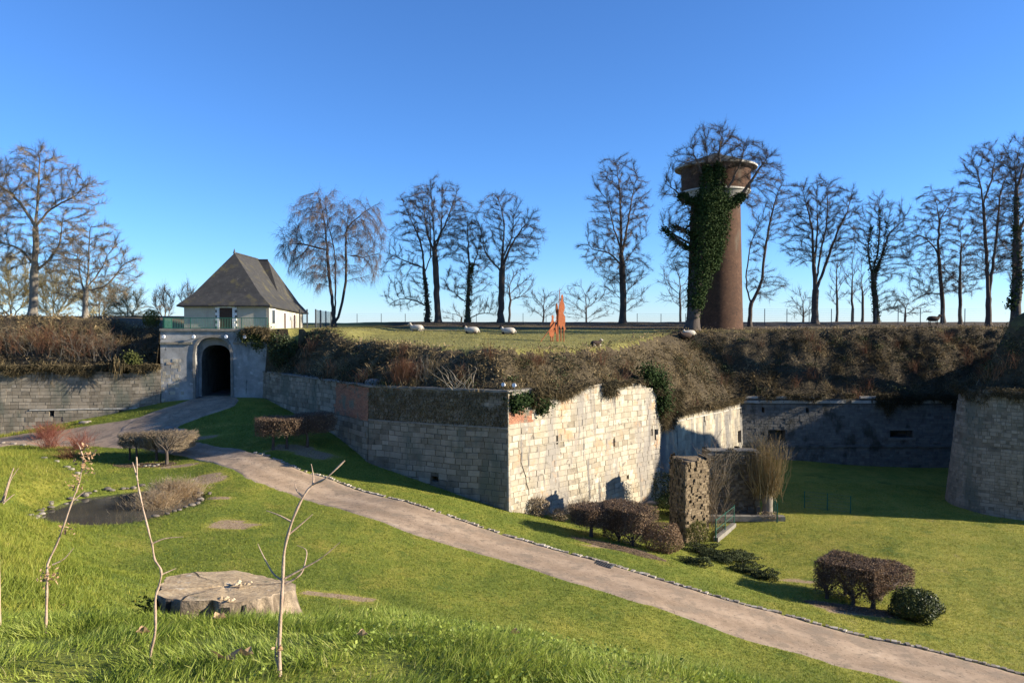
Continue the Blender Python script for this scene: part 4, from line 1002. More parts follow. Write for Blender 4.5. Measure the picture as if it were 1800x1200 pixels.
# ---------------------------------------------------------------- bare trees (space colonisation)
def tree(name, label, Y, base, stems, crown, R=.4, step=.6, natt=700, bias=.15, droop=0.0, bark='bark', twig='twig', ivy=(), tw=1.0, tl=.7, lean=.0, cat='tree', group='bare trees on the plateau', zf=None, tr=.009, ntw=13, dz=0.0, ground_z=None, ivymat='ivy'):
    k = Y / FPX; R = R * .88
    X0 = ray(base[0], HY)[0] * Y
    z0 = float(pz(np.array([X0]), np.array([float(Y)]))[0]) if ground_z is None else ground_z
    def w(p, dy=0.0): return np.array([(p[0] - 900) * k, Y + dy, -(p[1] - HY) * k])
    P, par = [], []
    stemend = []
    for si, st in enumerate(stems):
        pts = [w(p[:2], p[2] if len(p) > 2 else 0) for p in st]
        if si == 0: pts[0][2] = z0 - .15
        pts = smooth_line(np.array(pts), max(3, len(pts) * 4))
        L = np.concatenate([[0], np.cumsum(np.linalg.norm(np.diff(pts, axis=0), axis=1))])
        m = max(2, int(L[-1] / step) + 1); u = np.linspace(0, L[-1], m)
        q = np.stack([np.interp(u, L, pts[:, i]) for i in range(3)], 1)
        q[1:] += rng.normal(size=(m - 1, 3)) * step * .05
        if si == 0: prev = -1; s = 0
        else:
            A_ = np.array(P); prev = int(np.argmin(np.linalg.norm(A_ - q[0], axis=1))); s = 1
        for v in q[s:]:
            P.append(v); par.append(prev); prev = len(P) - 1
    P = np.array(P); par = np.array(par); nstem = len(P)
    att = []
    tot = sum(c[2] * c[3] for c in crown)
    for c in crown:
        n = int(1.45 * natt * c[2] * c[3] / tot)
        v = unit(rng.normal(size=(n, 3))) * (rng.random((n, 1)) ** (1 / 2.6))
        d = c[4] if len(c) > 4 else min(c[2], c[3]) * k * .85
        att.append(np.stack([(c[0] - 900 + c[2] * v[:, 0]) * k, Y + d * v[:, 1], -(c[1] - HY + c[3] * v[:, 2]) * k], 1))
    att = np.concatenate(att)
    D = np.linalg.norm(att[:, None] - P[None], axis=2); ni = D.argmin(1); nd = D.min(1)
    cc = np.bincount(par[par >= 0], minlength=len(P))
    kill = step * 1.15
    for it in range(110):
        alive = (nd > kill)
        att, ni, nd = att[alive], ni[alive], nd[alive]
        if len(att) == 0: break
        act = cc[ni] < 3
        if not act.any(): break
        v = (att - P[ni]) / nd[:, None]
        acc = np.zeros((len(P), 3)); np.add.at(acc, ni[act], v[act])
        idx = np.unique(ni[act])
        par_d = np.where(par[idx, None] >= 0, unit(P[idx] - P[np.maximum(par[idx], 0)]), 0)
        d = unit(acc[idx]) + par_d * .55 + np.array([0, 0, bias]) + rng.normal(size=(len(idx), 3)) * .11
        new = P[idx] + unit(d) * step
        base_n = len(P)
        P = np.concatenate([P, new]); par = np.concatenate([par, idx]); cc = np.concatenate([cc, np.zeros(len(new), int)]); np.add.at(cc, idx, 1)
        D = np.linalg.norm(att[:, None] - new[None], axis=2); j = D.argmin(1); m = D[np.arange(len(att)), j]
        b = m < nd; ni = np.where(b, base_n + j, ni); nd = np.where(b, m, nd)
        if len(P) > 9000: break
    n = len(P)
    for _ in range(5):
        cs = np.zeros((n, 3)); cn = np.zeros(n); mm = par >= 0
        np.add.at(cs, par[mm], P[mm]); np.add.at(cn, par[mm], 1)
        ok_ = (np.arange(n) >= nstem) & (cn > 0)
        Q = P.copy(); Q[ok_] = .4 * P[ok_] + .3 * P[par[ok_]] + .3 * cs[ok_] / cn[ok_, None]; P = Q
    tips = np.zeros(n); ch = np.bincount(par[par >= 0], minlength=n); tips[ch == 0] = 1
    order = np.arange(n)
    for i in order[::-1]:
        if par[i] >= 0: tips[par[i]] += tips[i]
    p_ = math.log(max(tips[0], 2)) / math.log(R / tr)
    r = tr * tips ** (1 / p_)
    zrel = P[:, 2] - z0
    flare = 1 + .55 * np.exp(-np.maximum(zrel, 0) / .45); r = r * np.where(np.arange(n) < nstem, flare, 1)
    dirs = np.zeros((n, 3)); m = par >= 0; dirs[m] = P[m] - P[par[m]]; dirs[~m] = [0, 0, 1]; dirs = unit(dirs)
    e = np.where(m)[0]
    t = thing(name, (P[0][0], P[0][1], z0), label, cat, group)
    big = (r[e] > max(.30 * R, .07)) & (e < nstem)
    mbT = MB(); ee = e[big]
    def r_par(ee):
        # keep a thin side branch thin where it leaves a thick parent
        return np.minimum(r[par[ee]], r[ee] * 1.35)
    if len(ee): tubes(mbT, P[par[ee]], P[ee], r_par(ee), r[ee], 9, .5, dirs[par[ee]], dirs[ee])
    mbT.build('trunk', M[bark], t, True)
    mbC = MB(); rest = e[~big]
    thick = rest[r[rest] > .05]; thin = rest[r[rest] <= .05]
    if len(thick): tubes(mbC, P[par[thick]], P[thick], r_par(thick), r[thick], 6, .45, dirs[par[thick]], dirs[thick])
    if len(thin): tubes(mbC, P[par[thin]], P[thin], r_par(thin), r[thin], 3, .4)
    # twigs
    src = np.where((r < .045) & (np.arange(n) >= 1))[0]
    src = np.repeat(src, ntw); src = src[rng.random(len(src)) < tw]
    q = len(src)
    if q:
        fr = rng.random((q, 1)); B = P[src] * fr + P[np.maximum(par[src], 0)] * (1 - fr)
        dv = unit(dirs[src] * 1.0 + rng.normal(size=(q, 3)) * .5 + np.array([0, 0, .25 - droop]))
        L = rng.uniform(.45, 1.25, q) * tl
        E1 = B + dv * L[:, None] * .55; dv2 = unit(dv + rng.normal(size=(q, 3)) * .3 + np.array([0, 0, .15 - droop * 1.6])); E2 = E1 + dv2 * L[:, None] * .6
        tw_r = max(tr, .0105)
        tubes(mbC, B, E1, tw_r, tw_r * .7, 3, rng.random(q)); tubes(mbC, E1, E2, tw_r * .7, tw_r * .3, 3, rng.random(q))
        # side twiglets
        for rep in range(2):
            dv3 = unit(dv2 + rng.normal(size=(q, 3)) * .6 - np.array([0, 0, droop])); f = rng.random((q, 1))
            S_ = B + (E1 - B) * f; tubes(mbC, S_, S_ + dv3 * L[:, None] * rng.uniform(.3, .6, (q, 1)), tw_r * .6, tw_r * .3, 3, rng.random(q))
    mbC.build('crown', M[twig], t)
    # ivy on chosen polylines: (points, radius_px, leaves)
    if ivy:
        mbI = MB()
        for pts, rad, cnt in ivy:
            L = smooth_line(np.array([w(p[:2], p[2] if len(p) > 2 else 0) for p in pts]), 60)
            i = rng.integers(0, 60, cnt); tt = i / 59
            rr = np.interp(tt, np.linspace(0, 1, len(rad)), rad) * k
            v = unit(rng.normal(size=(cnt, 3)) * [1, 1, .5]); cl = .75 + .55 * vnoise(i * .25, v[:, 0] * 2, 1, 2)
            C = L[i] + v * (rr * cl * rng.uniform(.55, 1.0, cnt))[:, None] + rng.normal(size=(cnt, 3)) * .12
            leaves(mbI, C, rng.uniform(.12, .26, cnt), np.clip(.2 + .6 * rng.random(cnt), 0, 1), v, .4, .8)
        mbI.build('ivy', M[ivymat], t)
    return t
TREES = '--'
if True:
    tree('bare_tree', 'tall pale-barked bare tree standing over the brush left of the lodge', 72, (58, 558), [[(58, 560), (61, 500), (65, 440), (66, 400), (72, 330), (75, 280)], [(66, 402), (45, 365), (15, 335), (-10, 320)], [(66, 400), (85, 375), (108, 360), (140, 345)], [(64, 478), (90, 455), (108, 425), (114, 380)], [(64, 470), (40, 440), (10, 430)]],
         [(75, 320, 62, 72), (135, 345, 48, 52), (10, 345, 50, 75), (105, 430, 60, 60), (10, 430, 55, 50)], .42, .55, 1500, .12, .12, 'palebark', 'paletwig', tw=.9)
    tree('bare_tree', 'crown of a pale bare tree cut off by the left edge of the photo', 76, (-40, 555), [[(-40, 560), (-38, 480), (-36, 400), (-34, 300)]], [(-20, 310, 55, 58), (-40, 380, 80, 70)], .4, .65, 600, .12, .1, 'palebark', 'paletwig', tw=.7)
    tree('bare_tree', 'smaller spreading bare tree between the tall pale tree and the lodge', 70, (150, 566), [[(150, 568), (152, 520), (157, 480), (159, 430), (162, 400)], [(154, 505), (175, 480), (190, 450)], [(152, 520), (142, 480), (138, 440)], [(153, 512), (190, 500), (215, 470)]],
         [(165, 445, 58, 62), (195, 470, 55, 55), (130, 470, 40, 60), (165, 510, 75, 35)], .27, .55, 1000, .1, .05, 'palebark', 'paletwig', tw=.8)
    # twin birch
    tree('birch_tree', 'weeping birch with three dark stems just right of the lodge', 88, (588, 568), [[(588, 571), (584, 530), (578, 470), (573, 400), (560, 340)], [(588, 560), (590, 500), (588, 440), (577, 390), (572, 350)], [(592, 566), (602, 530), (609, 480), (609, 420), (615, 375)], [(574, 440), (545, 432), (515, 428)], [(609, 450), (640, 452), (668, 445)], [(611, 400), (640, 375), (668, 358)]],
         [(558, 385, 52, 50), (575, 355, 35, 24), (530, 440, 42, 45), (630, 395, 48, 45), (645, 450, 30, 50), (570, 460, 50, 50), (510, 430, 25, 35), (660, 420, 22, 55)], .32, .6, 2000, .1, .75, 'bark', 'birchtwig', tw=1.0, tl=1.3, ntw=8, tr=.011)
    tree('bare_tree', 'leaning tree with an ivy-wrapped trunk, its low limbs reaching towards the birch', 98, (752, 566), [[(752, 568), (751, 530), (746, 480), (740, 430), (722, 385), (705, 345)], [(751, 540), (735, 530), (705, 525), (685, 535)], [(746, 470), (715, 460), (690, 450)], [(746, 478), (757, 450), (756, 390), (752, 340)]],
         [(715, 400, 32, 60), (745, 380, 25, 50), (705, 470, 38, 40), (715, 520, 45, 28)], .34, .7, 900, .1, .05, ivy=[([(752, 565), (751, 530), (747, 490)], [6, 6, 4], 900)])
    tree('bare_tree', 'tallest dark tree in the middle group, its round crown above the ivy trunks', 96, (770, 566), [[(770, 568), (768, 520), (766, 470), (764, 420), (760, 360), (757, 320)], [(765, 430), (785, 390), (800, 350), (805, 330)], [(766, 450), (752, 410), (745, 360)], [(766, 440), (776, 400), (778, 340)]],
         [(768, 372, 52, 60), (800, 385, 38, 42), (740, 370, 35, 45), (775, 430, 50, 35)], .45, .65, 1400, .18, .0)
    tree('bare_tree', 'slender tree with a thick mossy ivy trunk right of the tallest middle tree', 97, (822, 566), [[(822, 568), (823, 520), (825, 470), (823, 430), (822, 390)], [(825, 485), (838, 450), (845, 420)], [(823, 535), (800, 515), (790, 510)], [(823, 560), (850, 550), (880, 555)]],
         [(822, 430, 42, 55), (840, 460, 35, 45), (815, 500, 50, 35), (850, 535, 40, 22)], .36, .7, 800, .15, .02, ivy=[([(822, 566), (823, 530), (826, 490), (830, 465)], [7, 7, 6, 3], 1300)], ivymat='ivybright')
    tree('bare_tree', 'dark tree with a wide vase-shaped crown right of the mossy trunk', 96, (880, 567), [[(880, 569), (881, 530), (882, 480), (884, 440), (886, 400), (880, 360), (868, 342)], [(883, 478), (865, 460), (852, 440), (848, 420)], [(883, 470), (895, 440), (912, 410), (930, 390)], [(884, 450), (899, 420), (903, 380)]],
         [(880, 378, 42, 45), (920, 410, 40, 48), (855, 410, 38, 48), (890, 440, 62, 40)], .46, .65, 1400, .18, 0)
    tree('bare_tree', 'lone tall tree between the rusty figures and the water tower', 94, (1095, 568), [[(1095, 570), (1095, 520), (1093, 470), (1091, 420), (1090, 370), (1085, 310), (1080, 285)], [(1092, 450), (1102, 400), (1110, 350), (1118, 310)], [(1092, 440), (1078, 400), (1066, 350)], [(1094, 470), (1070, 445), (1045, 440)], [(1094, 465), (1120, 430), (1135, 415)]],
         [(1085, 350, 52, 80), (1105, 370, 42, 70), (1075, 430, 58, 60), (1095, 470, 55, 35)], .48, .62, 1700, .2, .1)
    # ivy tree in front of the water tower
    tree('ivy_tree', 'huge ivy-smothered tree growing up the front of the brick water tower', 76, (1218, 570), [[(1216, 572), (1222, 520), (1228, 460), (1236, 400), (1240, 350), (1243, 310), (1240, 262)], [(1232, 430), (1255, 380), (1262, 330), (1262, 270), (1268, 235)], [(1238, 390), (1270, 370), (1300, 345), (1325, 310), (1345, 280)], [(1230, 450), (1215, 430), (1195, 420), (1175, 405), (1165, 402)], [(1238, 380), (1220, 365), (1190, 340), (1170, 325)], [(1243, 330), (1225, 290), (1215, 265)], [(1256, 370), (1290, 310), (1305, 270)]],
         [(1255, 262, 58, 42), (1210, 285, 40, 30), (1310, 285, 50, 42), (1345, 300, 28, 40), (1180, 335, 25, 28), (1190, 390, 32, 50), (1325, 345, 25, 40), (1190, 450, 25, 30)], .75, .55, 1700, .15, .05,
         ivy=[([(1222, 540), (1232, 470), (1238, 400), (1246, 350, 0)], [13, 24, 33, 30], 15000), ([(1255, 470), (1262, 400), (1262, 345)], [9, 20, 26], 6500), ([(1240, 350), (1243, 315), (1240, 295)], [24, 14, 6], 2200), ([(1258, 345), (1262, 310), (1260, 290)], [20, 12, 5], 1700),
              ([(1235, 362), (1205, 352), (1198, 345)], [12, 10, 6], 2200), ([(1260, 372), (1290, 355), (1303, 345)], [14, 11, 6], 2500), ([(1232, 452), (1208, 436), (1185, 420), (1165, 402)], [5, 6, 6, 4], 1300), ([(1228, 425), (1205, 408), (1182, 398)], [3, 5, 4], 700), ([(1219, 560), (1224, 520)], [9, 12], 1600)])
    tree('bare_tree', 'slim fork-trunked tree leaning right beside the water tower', 88, (1318, 568), [[(1318, 570), (1319, 545), (1320, 532)], [(1320, 533), (1311, 500), (1314, 460), (1322, 420), (1338, 385)], [(1320, 533), (1336, 500), (1343, 450), (1352, 390), (1365, 340), (1375, 320)]],
         [(1360, 370, 26, 58), (1332, 420, 26, 45), (1372, 340, 20, 32), (1345, 500, 42, 28)], .27, .62, 700, .22, 0)
    tree('bare_tree', 'broad-crowned tree splitting into several upright limbs, right of the fork-trunked tree', 93, (1435, 566), [[(1433, 569), (1432, 530), (1433, 500)], [(1433, 505), (1428, 450), (1425, 400), (1412, 350), (1405, 330)], [(1433, 505), (1440, 450), (1450, 400), (1452, 350), (1448, 320)], [(1434, 510), (1452, 460), (1470, 410), (1488, 370), (1495, 340)], [(1430, 470), (1435, 400), (1432, 340)]],
         [(1430, 370, 52, 58), (1470, 375, 42, 58), (1410, 420, 40, 50), (1460, 430, 50, 40)], .46, .6, 1700, .25, 0)
    tree('bare_tree', 'stubby many-armed tree with ivy up its trunk and limbs on the right skyline', 94, (1540, 567), [[(1541, 569), (1538, 530), (1533, 490), (1530, 470)], [(1531, 480), (1524, 440), (1528, 410), (1530, 400)], [(1532, 480), (1542, 440), (1543, 400), (1542, 362)], [(1533, 485), (1552, 440), (1562, 410), (1585, 390)], [(1534, 495), (1548, 450), (1556, 395)]],
         [(1540, 385, 32, 45), (1575, 395, 30, 45), (1520, 420, 25, 45), (1560, 450, 45, 50), (1570, 530, 30, 25)], .40, .62, 1100, .22, .0,
         ivy=[([(1541, 566), (1538, 530), (1533, 490)], [6, 6, 6], 1000), ([(1533, 485), (1525, 440), (1529, 400)], [6, 5, 3], 500), ([(1535, 475), (1542, 430), (1543, 370)], [6, 5, 2], 500), ([(1538, 480), (1553, 440), (1557, 390)], [5, 5, 2], 400)])
    tree('bare_tree', 'thin leaning tree with low drooping limbs, left of a smaller slender one', 94, (1655, 567), [[(1658, 569), (1655, 520), (1650, 470), (1647, 430), (1648, 390), (1640, 350), (1632, 330)], [(1648, 445), (1625, 420), (1600, 410)], [(1648, 390), (1665, 360), (1670, 340)], [(1656, 520), (1630, 515), (1605, 530)]],
         [(1640, 375, 38, 45), (1665, 370, 28, 40), (1620, 430, 42, 40), (1640, 490, 50, 40)], .30, .62, 1100, .15, .25)
    tree('bare_tree', 'slender straight tree between the thin leaning tree and the tall double-stemmed one', 92, (1687, 567), [[(1687, 569), (1687, 520), (1686, 470), (1687, 430), (1682, 400)], [(1686, 440), (1705, 410), (1715, 390)], [(1687, 500), (1665, 480), (1655, 470)]],
         [(1685, 425, 38, 45), (1690, 480, 42, 45)], .24, .62, 700, .15, .1)
    tree('bare_tree', 'tall double-stemmed tree with a fine flat-topped crown near the right edge', 88, (1736, 567), [[(1738, 569), (1737, 540), (1736, 515)], [(1736, 520), (1732, 460), (1728, 400), (1722, 340), (1712, 300)], [(1737, 520), (1744, 460), (1750, 400), (1755, 340), (1765, 310)], [(1724, 360), (1740, 310), (1742, 280)]],
         [(1725, 290, 42, 38), (1700, 320, 24, 32), (1765, 320, 40, 50), (1735, 370, 45, 45), (1745, 440, 45, 50)], .36, .6, 1500, .2, .05)
    tree('ivy_tree', 'stout ivy-trunked tree on the dark mound at the right edge of the photo', 70, (1783, 540), [[(1778, 545), (1786, 500), (1785, 440), (1782, 380), (1782, 330), (1778, 290)], [(1785, 440), (1765, 425), (1745, 430)], [(1784, 420), (1800, 380), (1815, 330)], [(1782, 340), (1795, 290), (1800, 270)]],
         [(1785, 290, 45, 45), (1820, 320, 45, 60), (1770, 370, 40, 40), (1800, 450, 50, 60)], .50, .6, 1300, .18, .05,
         ivy=[([(1778, 540), (1786, 500), (1786, 450), (1783, 400)], [11, 9, 8, 6], 2200), ([(1783, 400), (1782, 350)], [5, 4], 350)])
    # far trees
    for i, (bx, Y, cr, nat, lb) in enumerate([
        (955, 150, [(955, 535, 40, 28), (975, 525, 20, 20)], 350, 'far rounded bare tree left of the rusty figures'),
        (1030, 150, [(1030, 528, 50, 32), (1035, 550, 55, 18)], 500, 'far domed bare tree right of the rusty figures'),
        (1195, 125, [(1190, 500, 35, 45)], 260, 'far pale bare tree half hidden behind the left of the water tower'),
        (1095, 125, [(1110, 510, 38, 40), (1075, 510, 28, 38)], 300, 'far thin bare tree behind the lone tall tree'),
        (895, 125, [(905, 500, 38, 35)], 240, 'far spindly tree behind the wide vase-crowned tree'),
        (1470, 118, [(1470, 500, 22, 58)], 260, 'thin far tree right of the broad-crowned tree'),
        (1497, 122, [(1497, 490, 20, 62)], 260, 'thin far tree with a reddish foot left of the stubby ivy tree'),
        (1410, 125, [(1410, 535, 30, 30)], 220, 'low far bare tree left of the broad-crowned trunk'),
        (1515, 115, [(1515, 505, 18, 50)], 200, 'slanting far sapling tree close behind the stubby ivy tree'),
        (1590, 130, [(1600, 535, 45, 28)], 220, 'low far twiggy tree between the stubby tree and the leaning tree'),
        (810, 135, [(795, 552, 22, 16), (820, 555, 15, 10)], 160, 'low far bush-like tree between the two ivy trunks')]):
        tree('far_tree', lb, Y, (bx, 566), [[(bx, 570), (bx + 1, 552), (bx, cr[0][1] + 5)]], cr, .22, 1.0, nat, .2, 0, 'bark', 'twig', tw=.8, tl=1.2, group='far bare trees on the skyline', tr=.022, ntw=5)
    for i, (bx, Y, cr, nat, tw_, lb) in enumerate([
        (20, 92, [(20, 500, 55, 60), (-20, 520, 50, 50)], 420, 'thicket', 'olive-brown thicket tree behind the tall pale trunk at the left edge'),
        (95, 95, [(95, 515, 48, 50)], 380, 'thicket', 'olive-brown thicket tree filling the gap between the two pale trees'),
        (175, 98, [(175, 530, 40, 36)], 320, 'thicket', 'low olive thicket tree behind the smaller spreading tree'),
        (225, 92, [(222, 535, 36, 32)], 320, 'thicket', 'low olive thicket tree left of the yellow-green conifer'),
        (290, 105, [(288, 532, 22, 30)], 200, 'paletwig', 'far pale pollard just left of the lodge roof'),
        (335, 105, [(330, 520, 18, 24)], 160, 'paletwig', 'far pale tree peeping over the left slope of the lodge roof')]):
        tree('thicket_tree', lb, Y, (bx, 566), [[(bx, 570), (bx + 2, 556), (bx, 542)], [(bx, 568), (bx - 8, 550)], [(bx, 568), (bx + 9, 548)]], cr, .16, .7, nat * 2, .2, 0, 'palebark', tw_, tw=1, tl=1.2, group='thicket trees left of the lodge', tr=.019, ntw=9)

# ---------------------------------------------------------------- shrubs, hedges, stems
def stembush(name, label, p, n, h, spread, mat, r=.012, cat='shrub', group=None, up=1.0, side=2, curve=.25, z=None, lean=(0, 0), foot=.25):
    t = thing(name, p, label, cat, group); mb = MB()
    B = np.asarray(p) + np.concatenate([rng.normal(size=(n, 2)) * foot, np.full((n, 1), -.08)], 1)
    d = unit(np.concatenate([rng.normal(size=(n, 2)) * spread + np.asarray(lean), np.full((n, 1), up)], 1))
    L = h * rng.uniform(.55, 1.05, n)
    bend = np.concatenate([d[:, :2] * curve, np.full((n, 1), -.05)], 1)
    ti = rng.random(n)
    k = 5; prev = B; pr_r = np.full(n, r)
    pts = [B]
    for i in range(1, k + 1):
        f = i / k
        q = B + d * L[:, None] * f + bend * (L * f * f)[:, None] + rng.normal(size=(n, 3)) * .03 * L[:, None]
        tubes(mb, prev, q, r * (1 - (i - 1) / k * .8), r * (1 - f * .8), 3, ti); prev = q; pts.append(q)
    for s_ in range(side):
        for i in range(1, k):
            dv = unit(d + rng.normal(size=(n, 3)) * .45); f = rng.random((n, 1))
            b = pts[i] * (1 - f) + pts[i + 1] * f
            tubes(mb, b, b + dv * (L * rng.uniform(.10, .26, n))[:, None], r * .4, r * .15, 3, ti)
    o_ = mb.build('stems', M[mat], t)
    if name == 'brush': o_['kind'] = 'stuff'
    return t
# brush on the left bank
for i, (px, py, h, mat, lb) in enumerate([(8, 628, 3.2, 'russetstem', 'bushy brown brush at the far left of the bank above the wall'), (42, 632, 3.6, 'greyhedge', 'pale upright brush stems above the left part of the ditch wall'), (75, 632, 3.2, 'russetstem', 'russet brush clump left of the pale-stemmed brush'), (108, 630, 3.6, 'russetstem', 'reddest brush clump in the middle of the left bank'),
                                          (132, 635, 3.4, 'greyhedge', 'tangled yellowish brush leaning over the ditch wall'), (160, 628, 3.4, 'russetstem', 'russet brush right of the tangled yellow brush'), (182, 628, 3.6, 'greyhedge', 'tall pale stems ending the brush on the left bank')]):
    Y = 63.2; X = ray(px, HY)[0] * Y; z = float(pz(np.array([X]), np.array([Y]))[0])
    stembush('brush', lb, (X, Y, z), 46, h * .80, .27, mat, .022, 'shrub', 'brush on the left bank', side=3, foot=.95, lean=(-.05, -.10))
# hanging growth over the left wall
for px, y0, n, lb in [(15, 655, 40, 'dark dead creeper hanging over the wall at the left edge'), (68, 658, 60, 'longest dark creeper tuft hanging down the ditch wall'), (85, 655, 40, 'short dark creeper tuft beside the longest one'), (203, 648, 40, 'pale dry creeper strand hanging near the right end of the ditch wall')]:
    p = at(px, y0 - 12, 61.2); t = thing('hanging_creeper', p, lb, 'creeper', 'creepers hanging on the ditch wall'); mb = MB()
    B = p + rng.normal(size=(n * 4, 3)) * [.35, .1, .25]
    blades(mb, B, rng.normal(size=(n * 4, 3)) * .25 + [0, -.1, -1], rng.uniform(.5, 1.6, n * 4), .05, None, rng.random(n * 4) * .6, 2); mb.build('strands', M['scrub'], t)

def crownleaf(mb, n, c, rad, size, t0=.1, t1=.9, flat=.3, lump=.35, seed=1, asp=.6, fill=.35):
    v = unit(rng.normal(size=(n, 3)))
    lum = 1 + lump * (vnoise(v[:, 0] * 2.2 + 3 * seed, v[:, 2] * 2.2 + v[:, 1] * 1.7, 1, seed) - .5) * 2
    rr = lum * np.where(rng.random(n) < fill, rng.random(n) ** .4, rng.uniform(.85, 1.03, n))
    C = np.asarray(c) + v * rr[:, None] * np.asarray(rad)
    leaves(mb, C, rng.uniform(.6, 1.4, n) * size, rng.uniform(t0, t1, n), v, flat, asp)
def bush(name, label, p, rad, n, size, mat, cat='shrub', group=None, lump=.35, seed=1, stems=10, sink=.15, spikes=0):
    t = thing(name, p, label, cat, group); c = np.asarray(p) + [0, 0, rad[2] * (1 - sink)]
    mb = MB(); crownleaf(mb, n, c, rad, size, lump=lump, seed=seed)
    if spikes:
        v = unit(rng.normal(size=(spikes, 3)) + [0, 0, .5]); B = c + v * np.asarray(rad) * .75
        blades(mb, B, v + rng.normal(size=(spikes, 3)) * .4 + [0, 0, .3], rng.uniform(.15, .42, spikes), .022, None, rng.random(spikes))
    mb.build('foliage', M[mat], t)
    mb = MB(); a = np.asarray(p) + rng.normal(size=(stems, 3)) * [.12, .12, 0]; b = c + rng.normal(size=(stems, 3)) * np.asarray(rad) * .45
    tubes(mb, a, b, .03, .01, 4); mb.build('stems', M['bark'], t)
    return t
def inpoly(pts, poly):
    x, y = pts[:, 0], pts[:, 1]; c = np.zeros(len(pts), bool); n = len(poly)
    for i in range(n):
        (x1, y1), (x2, y2) = poly[i], poly[(i + 1) % n]
        if y1 != y2: c ^= ((y1 > y) != (y2 > y)) & (x < (x2 - x1) * (y - y1) / (y2 - y1) + x1)
    return c
def hedge(name, label, masses, trunks, n, size, mat, twigs=0, group=None, cat='hedge', open_=False, leafy=None):
    """masses: (plan outline, z top, z bottom); trunks: (x, y, radius)"""
    c0 = np.mean(np.array([t[:2] for t in trunks]), axis=0); t = thing(name, gp(*c0), label, cat, group)
    mb = MB(); mt = MB(); tot = 0
    vol = [abs(sum(p[i][0] * p[(i + 1) % len(p)][1] - p[(i + 1) % len(p)][0] * p[i][1] for i in range(len(p)))) for p, _, _ in masses]
    for (poly, zt, zb), vv in zip(masses, vol):
        poly = np.array(poly, float); nn = int(n * vv / sum(vol)); lo, hi = poly.min(0), poly.max(0); ctr = poly.mean(0)
        q = lo + rng.random((nn * 3, 2)) * (hi - lo); q = q[inpoly(q, poly)]
        nt_ = int(nn * .42); top = q[:nt_]
        ztf = lambda xy: zt + (fbm(xy[:, 0], xy[:, 1], 2.2, 2) - .5) * .16
        C = np.concatenate([top, (ztf(top) + rng.normal(size=len(top)) * .035)[:, None]], 1); N = np.tile([0, 0, 1.], (len(C), 1))
        i = rng.integers(0, len(poly), int(nn * .42)); f = rng.random((len(i), 1)); e = poly[i] * (1 - f) + poly[(i + 1) % len(poly)] * f
        e = e + (vnoise(e[:, 0] * 2.5, e[:, 1] * 2.5, 1, 4) - .5)[:, None] * .14 + rng.normal(size=e.shape) * .04
        zz = rng.uniform(zb, zt, len(e)); zz = zz - (rng.random(len(e)) < .35) * rng.random(len(e)) * .15
        C2 = np.concatenate([e, zz[:, None]], 1); N2 = np.concatenate([unit(e - ctr), np.zeros((len(e), 1))], 1)
        inn = q[nt_:nt_ + int(nn * .16)]; C3 = np.concatenate([inn, rng.uniform(zb, zt, (len(inn), 1))], 1)
        C = np.concatenate([C, C2, C3]); N = np.concatenate([N, N2, np.tile([0, 0, 1.], (len(C3), 1))])
        if twigs:
            k = int(twigs * vv / sum(vol)); sel = rng.integers(0, len(C), k); B = C[sel]
            src = np.array(trunks)[:, :2]; tr = src[np.argmin(((B[:, None, :2] - src[None]) ** 2).sum(-1), 1)]
            org = np.concatenate([tr, np.full((k, 1), zb - .15)], 1); f = rng.uniform(.35, .75, (k, 1)); A_ = org + (B - org) * f + rng.normal(size=(k, 3)) * .12
            tubes(mt, A_, B, .012, .006, 3, rng.random(k)); d2 = unit(B - A_ + rng.normal(size=(k, 3)) * .4)
            tubes(mt, B, B + d2 * rng.uniform(.08, .22, (k, 1)), .007, .003, 3, rng.random(k))
        leaves(mb, C, rng.uniform(.6, 1.4, len(C)) * size, rng.random(len(C)), N, .2, .65)
    if mb.n: mb.build('foliage', M[mat], t)
    if mt.n: mt.build('twigs', M['greyhedge' if open_ else 'twig'], t)
    for (x, y, r) in trunks:
        z = float(gz(np.array([x]), np.array([y]))[0]); zb = min((m[2] for m in masses), key=lambda v: v) ; mb = MB()
        polytube(mb, [(x, y, z - .1), (x + .02, y, z + (zb - z) * .5), (x - .02, y + .02, zb + .25)], [r * 1.3, r, r * .8], 8)
        for k in range(5):
            a = random.uniform(0, 6.28); polytube(mb, [(x, y, zb - .15), (x + .25 * math.cos(a), y + .25 * math.sin(a), zb + .2), (x + .6 * math.cos(a), y + .6 * math.sin(a), zb + .5)], [r * .6, r * .4, r * .2], 5)
        mb.build('trunk', M['bark'], t, True)
    return t
# right-hand clipped hedge
gN, gL, gR_ = ground(1540, 1070), ground(1446, 1052), ground(1600, 1064)
hb = -11.62
hedge('clipped_hedge', 'large clipped brown beech hedge block on the lawn right of the path', [([(14.75, 35.7), (16.85, 34.0), (18.3, 35.6), (16.5, 37.6)], hb, -13.02), ([(16.85, 34.0), (19.3, 35.2), (19.1, 36.6), (17.4, 36.8)], hb - .25, -12.6)],
      [(15.3, 35.6, .09), (16.2, 34.8, .09), (17.0, 34.5, .11), (16.6, 36.5, .08)], 24000, .075, 'beech', 2500)
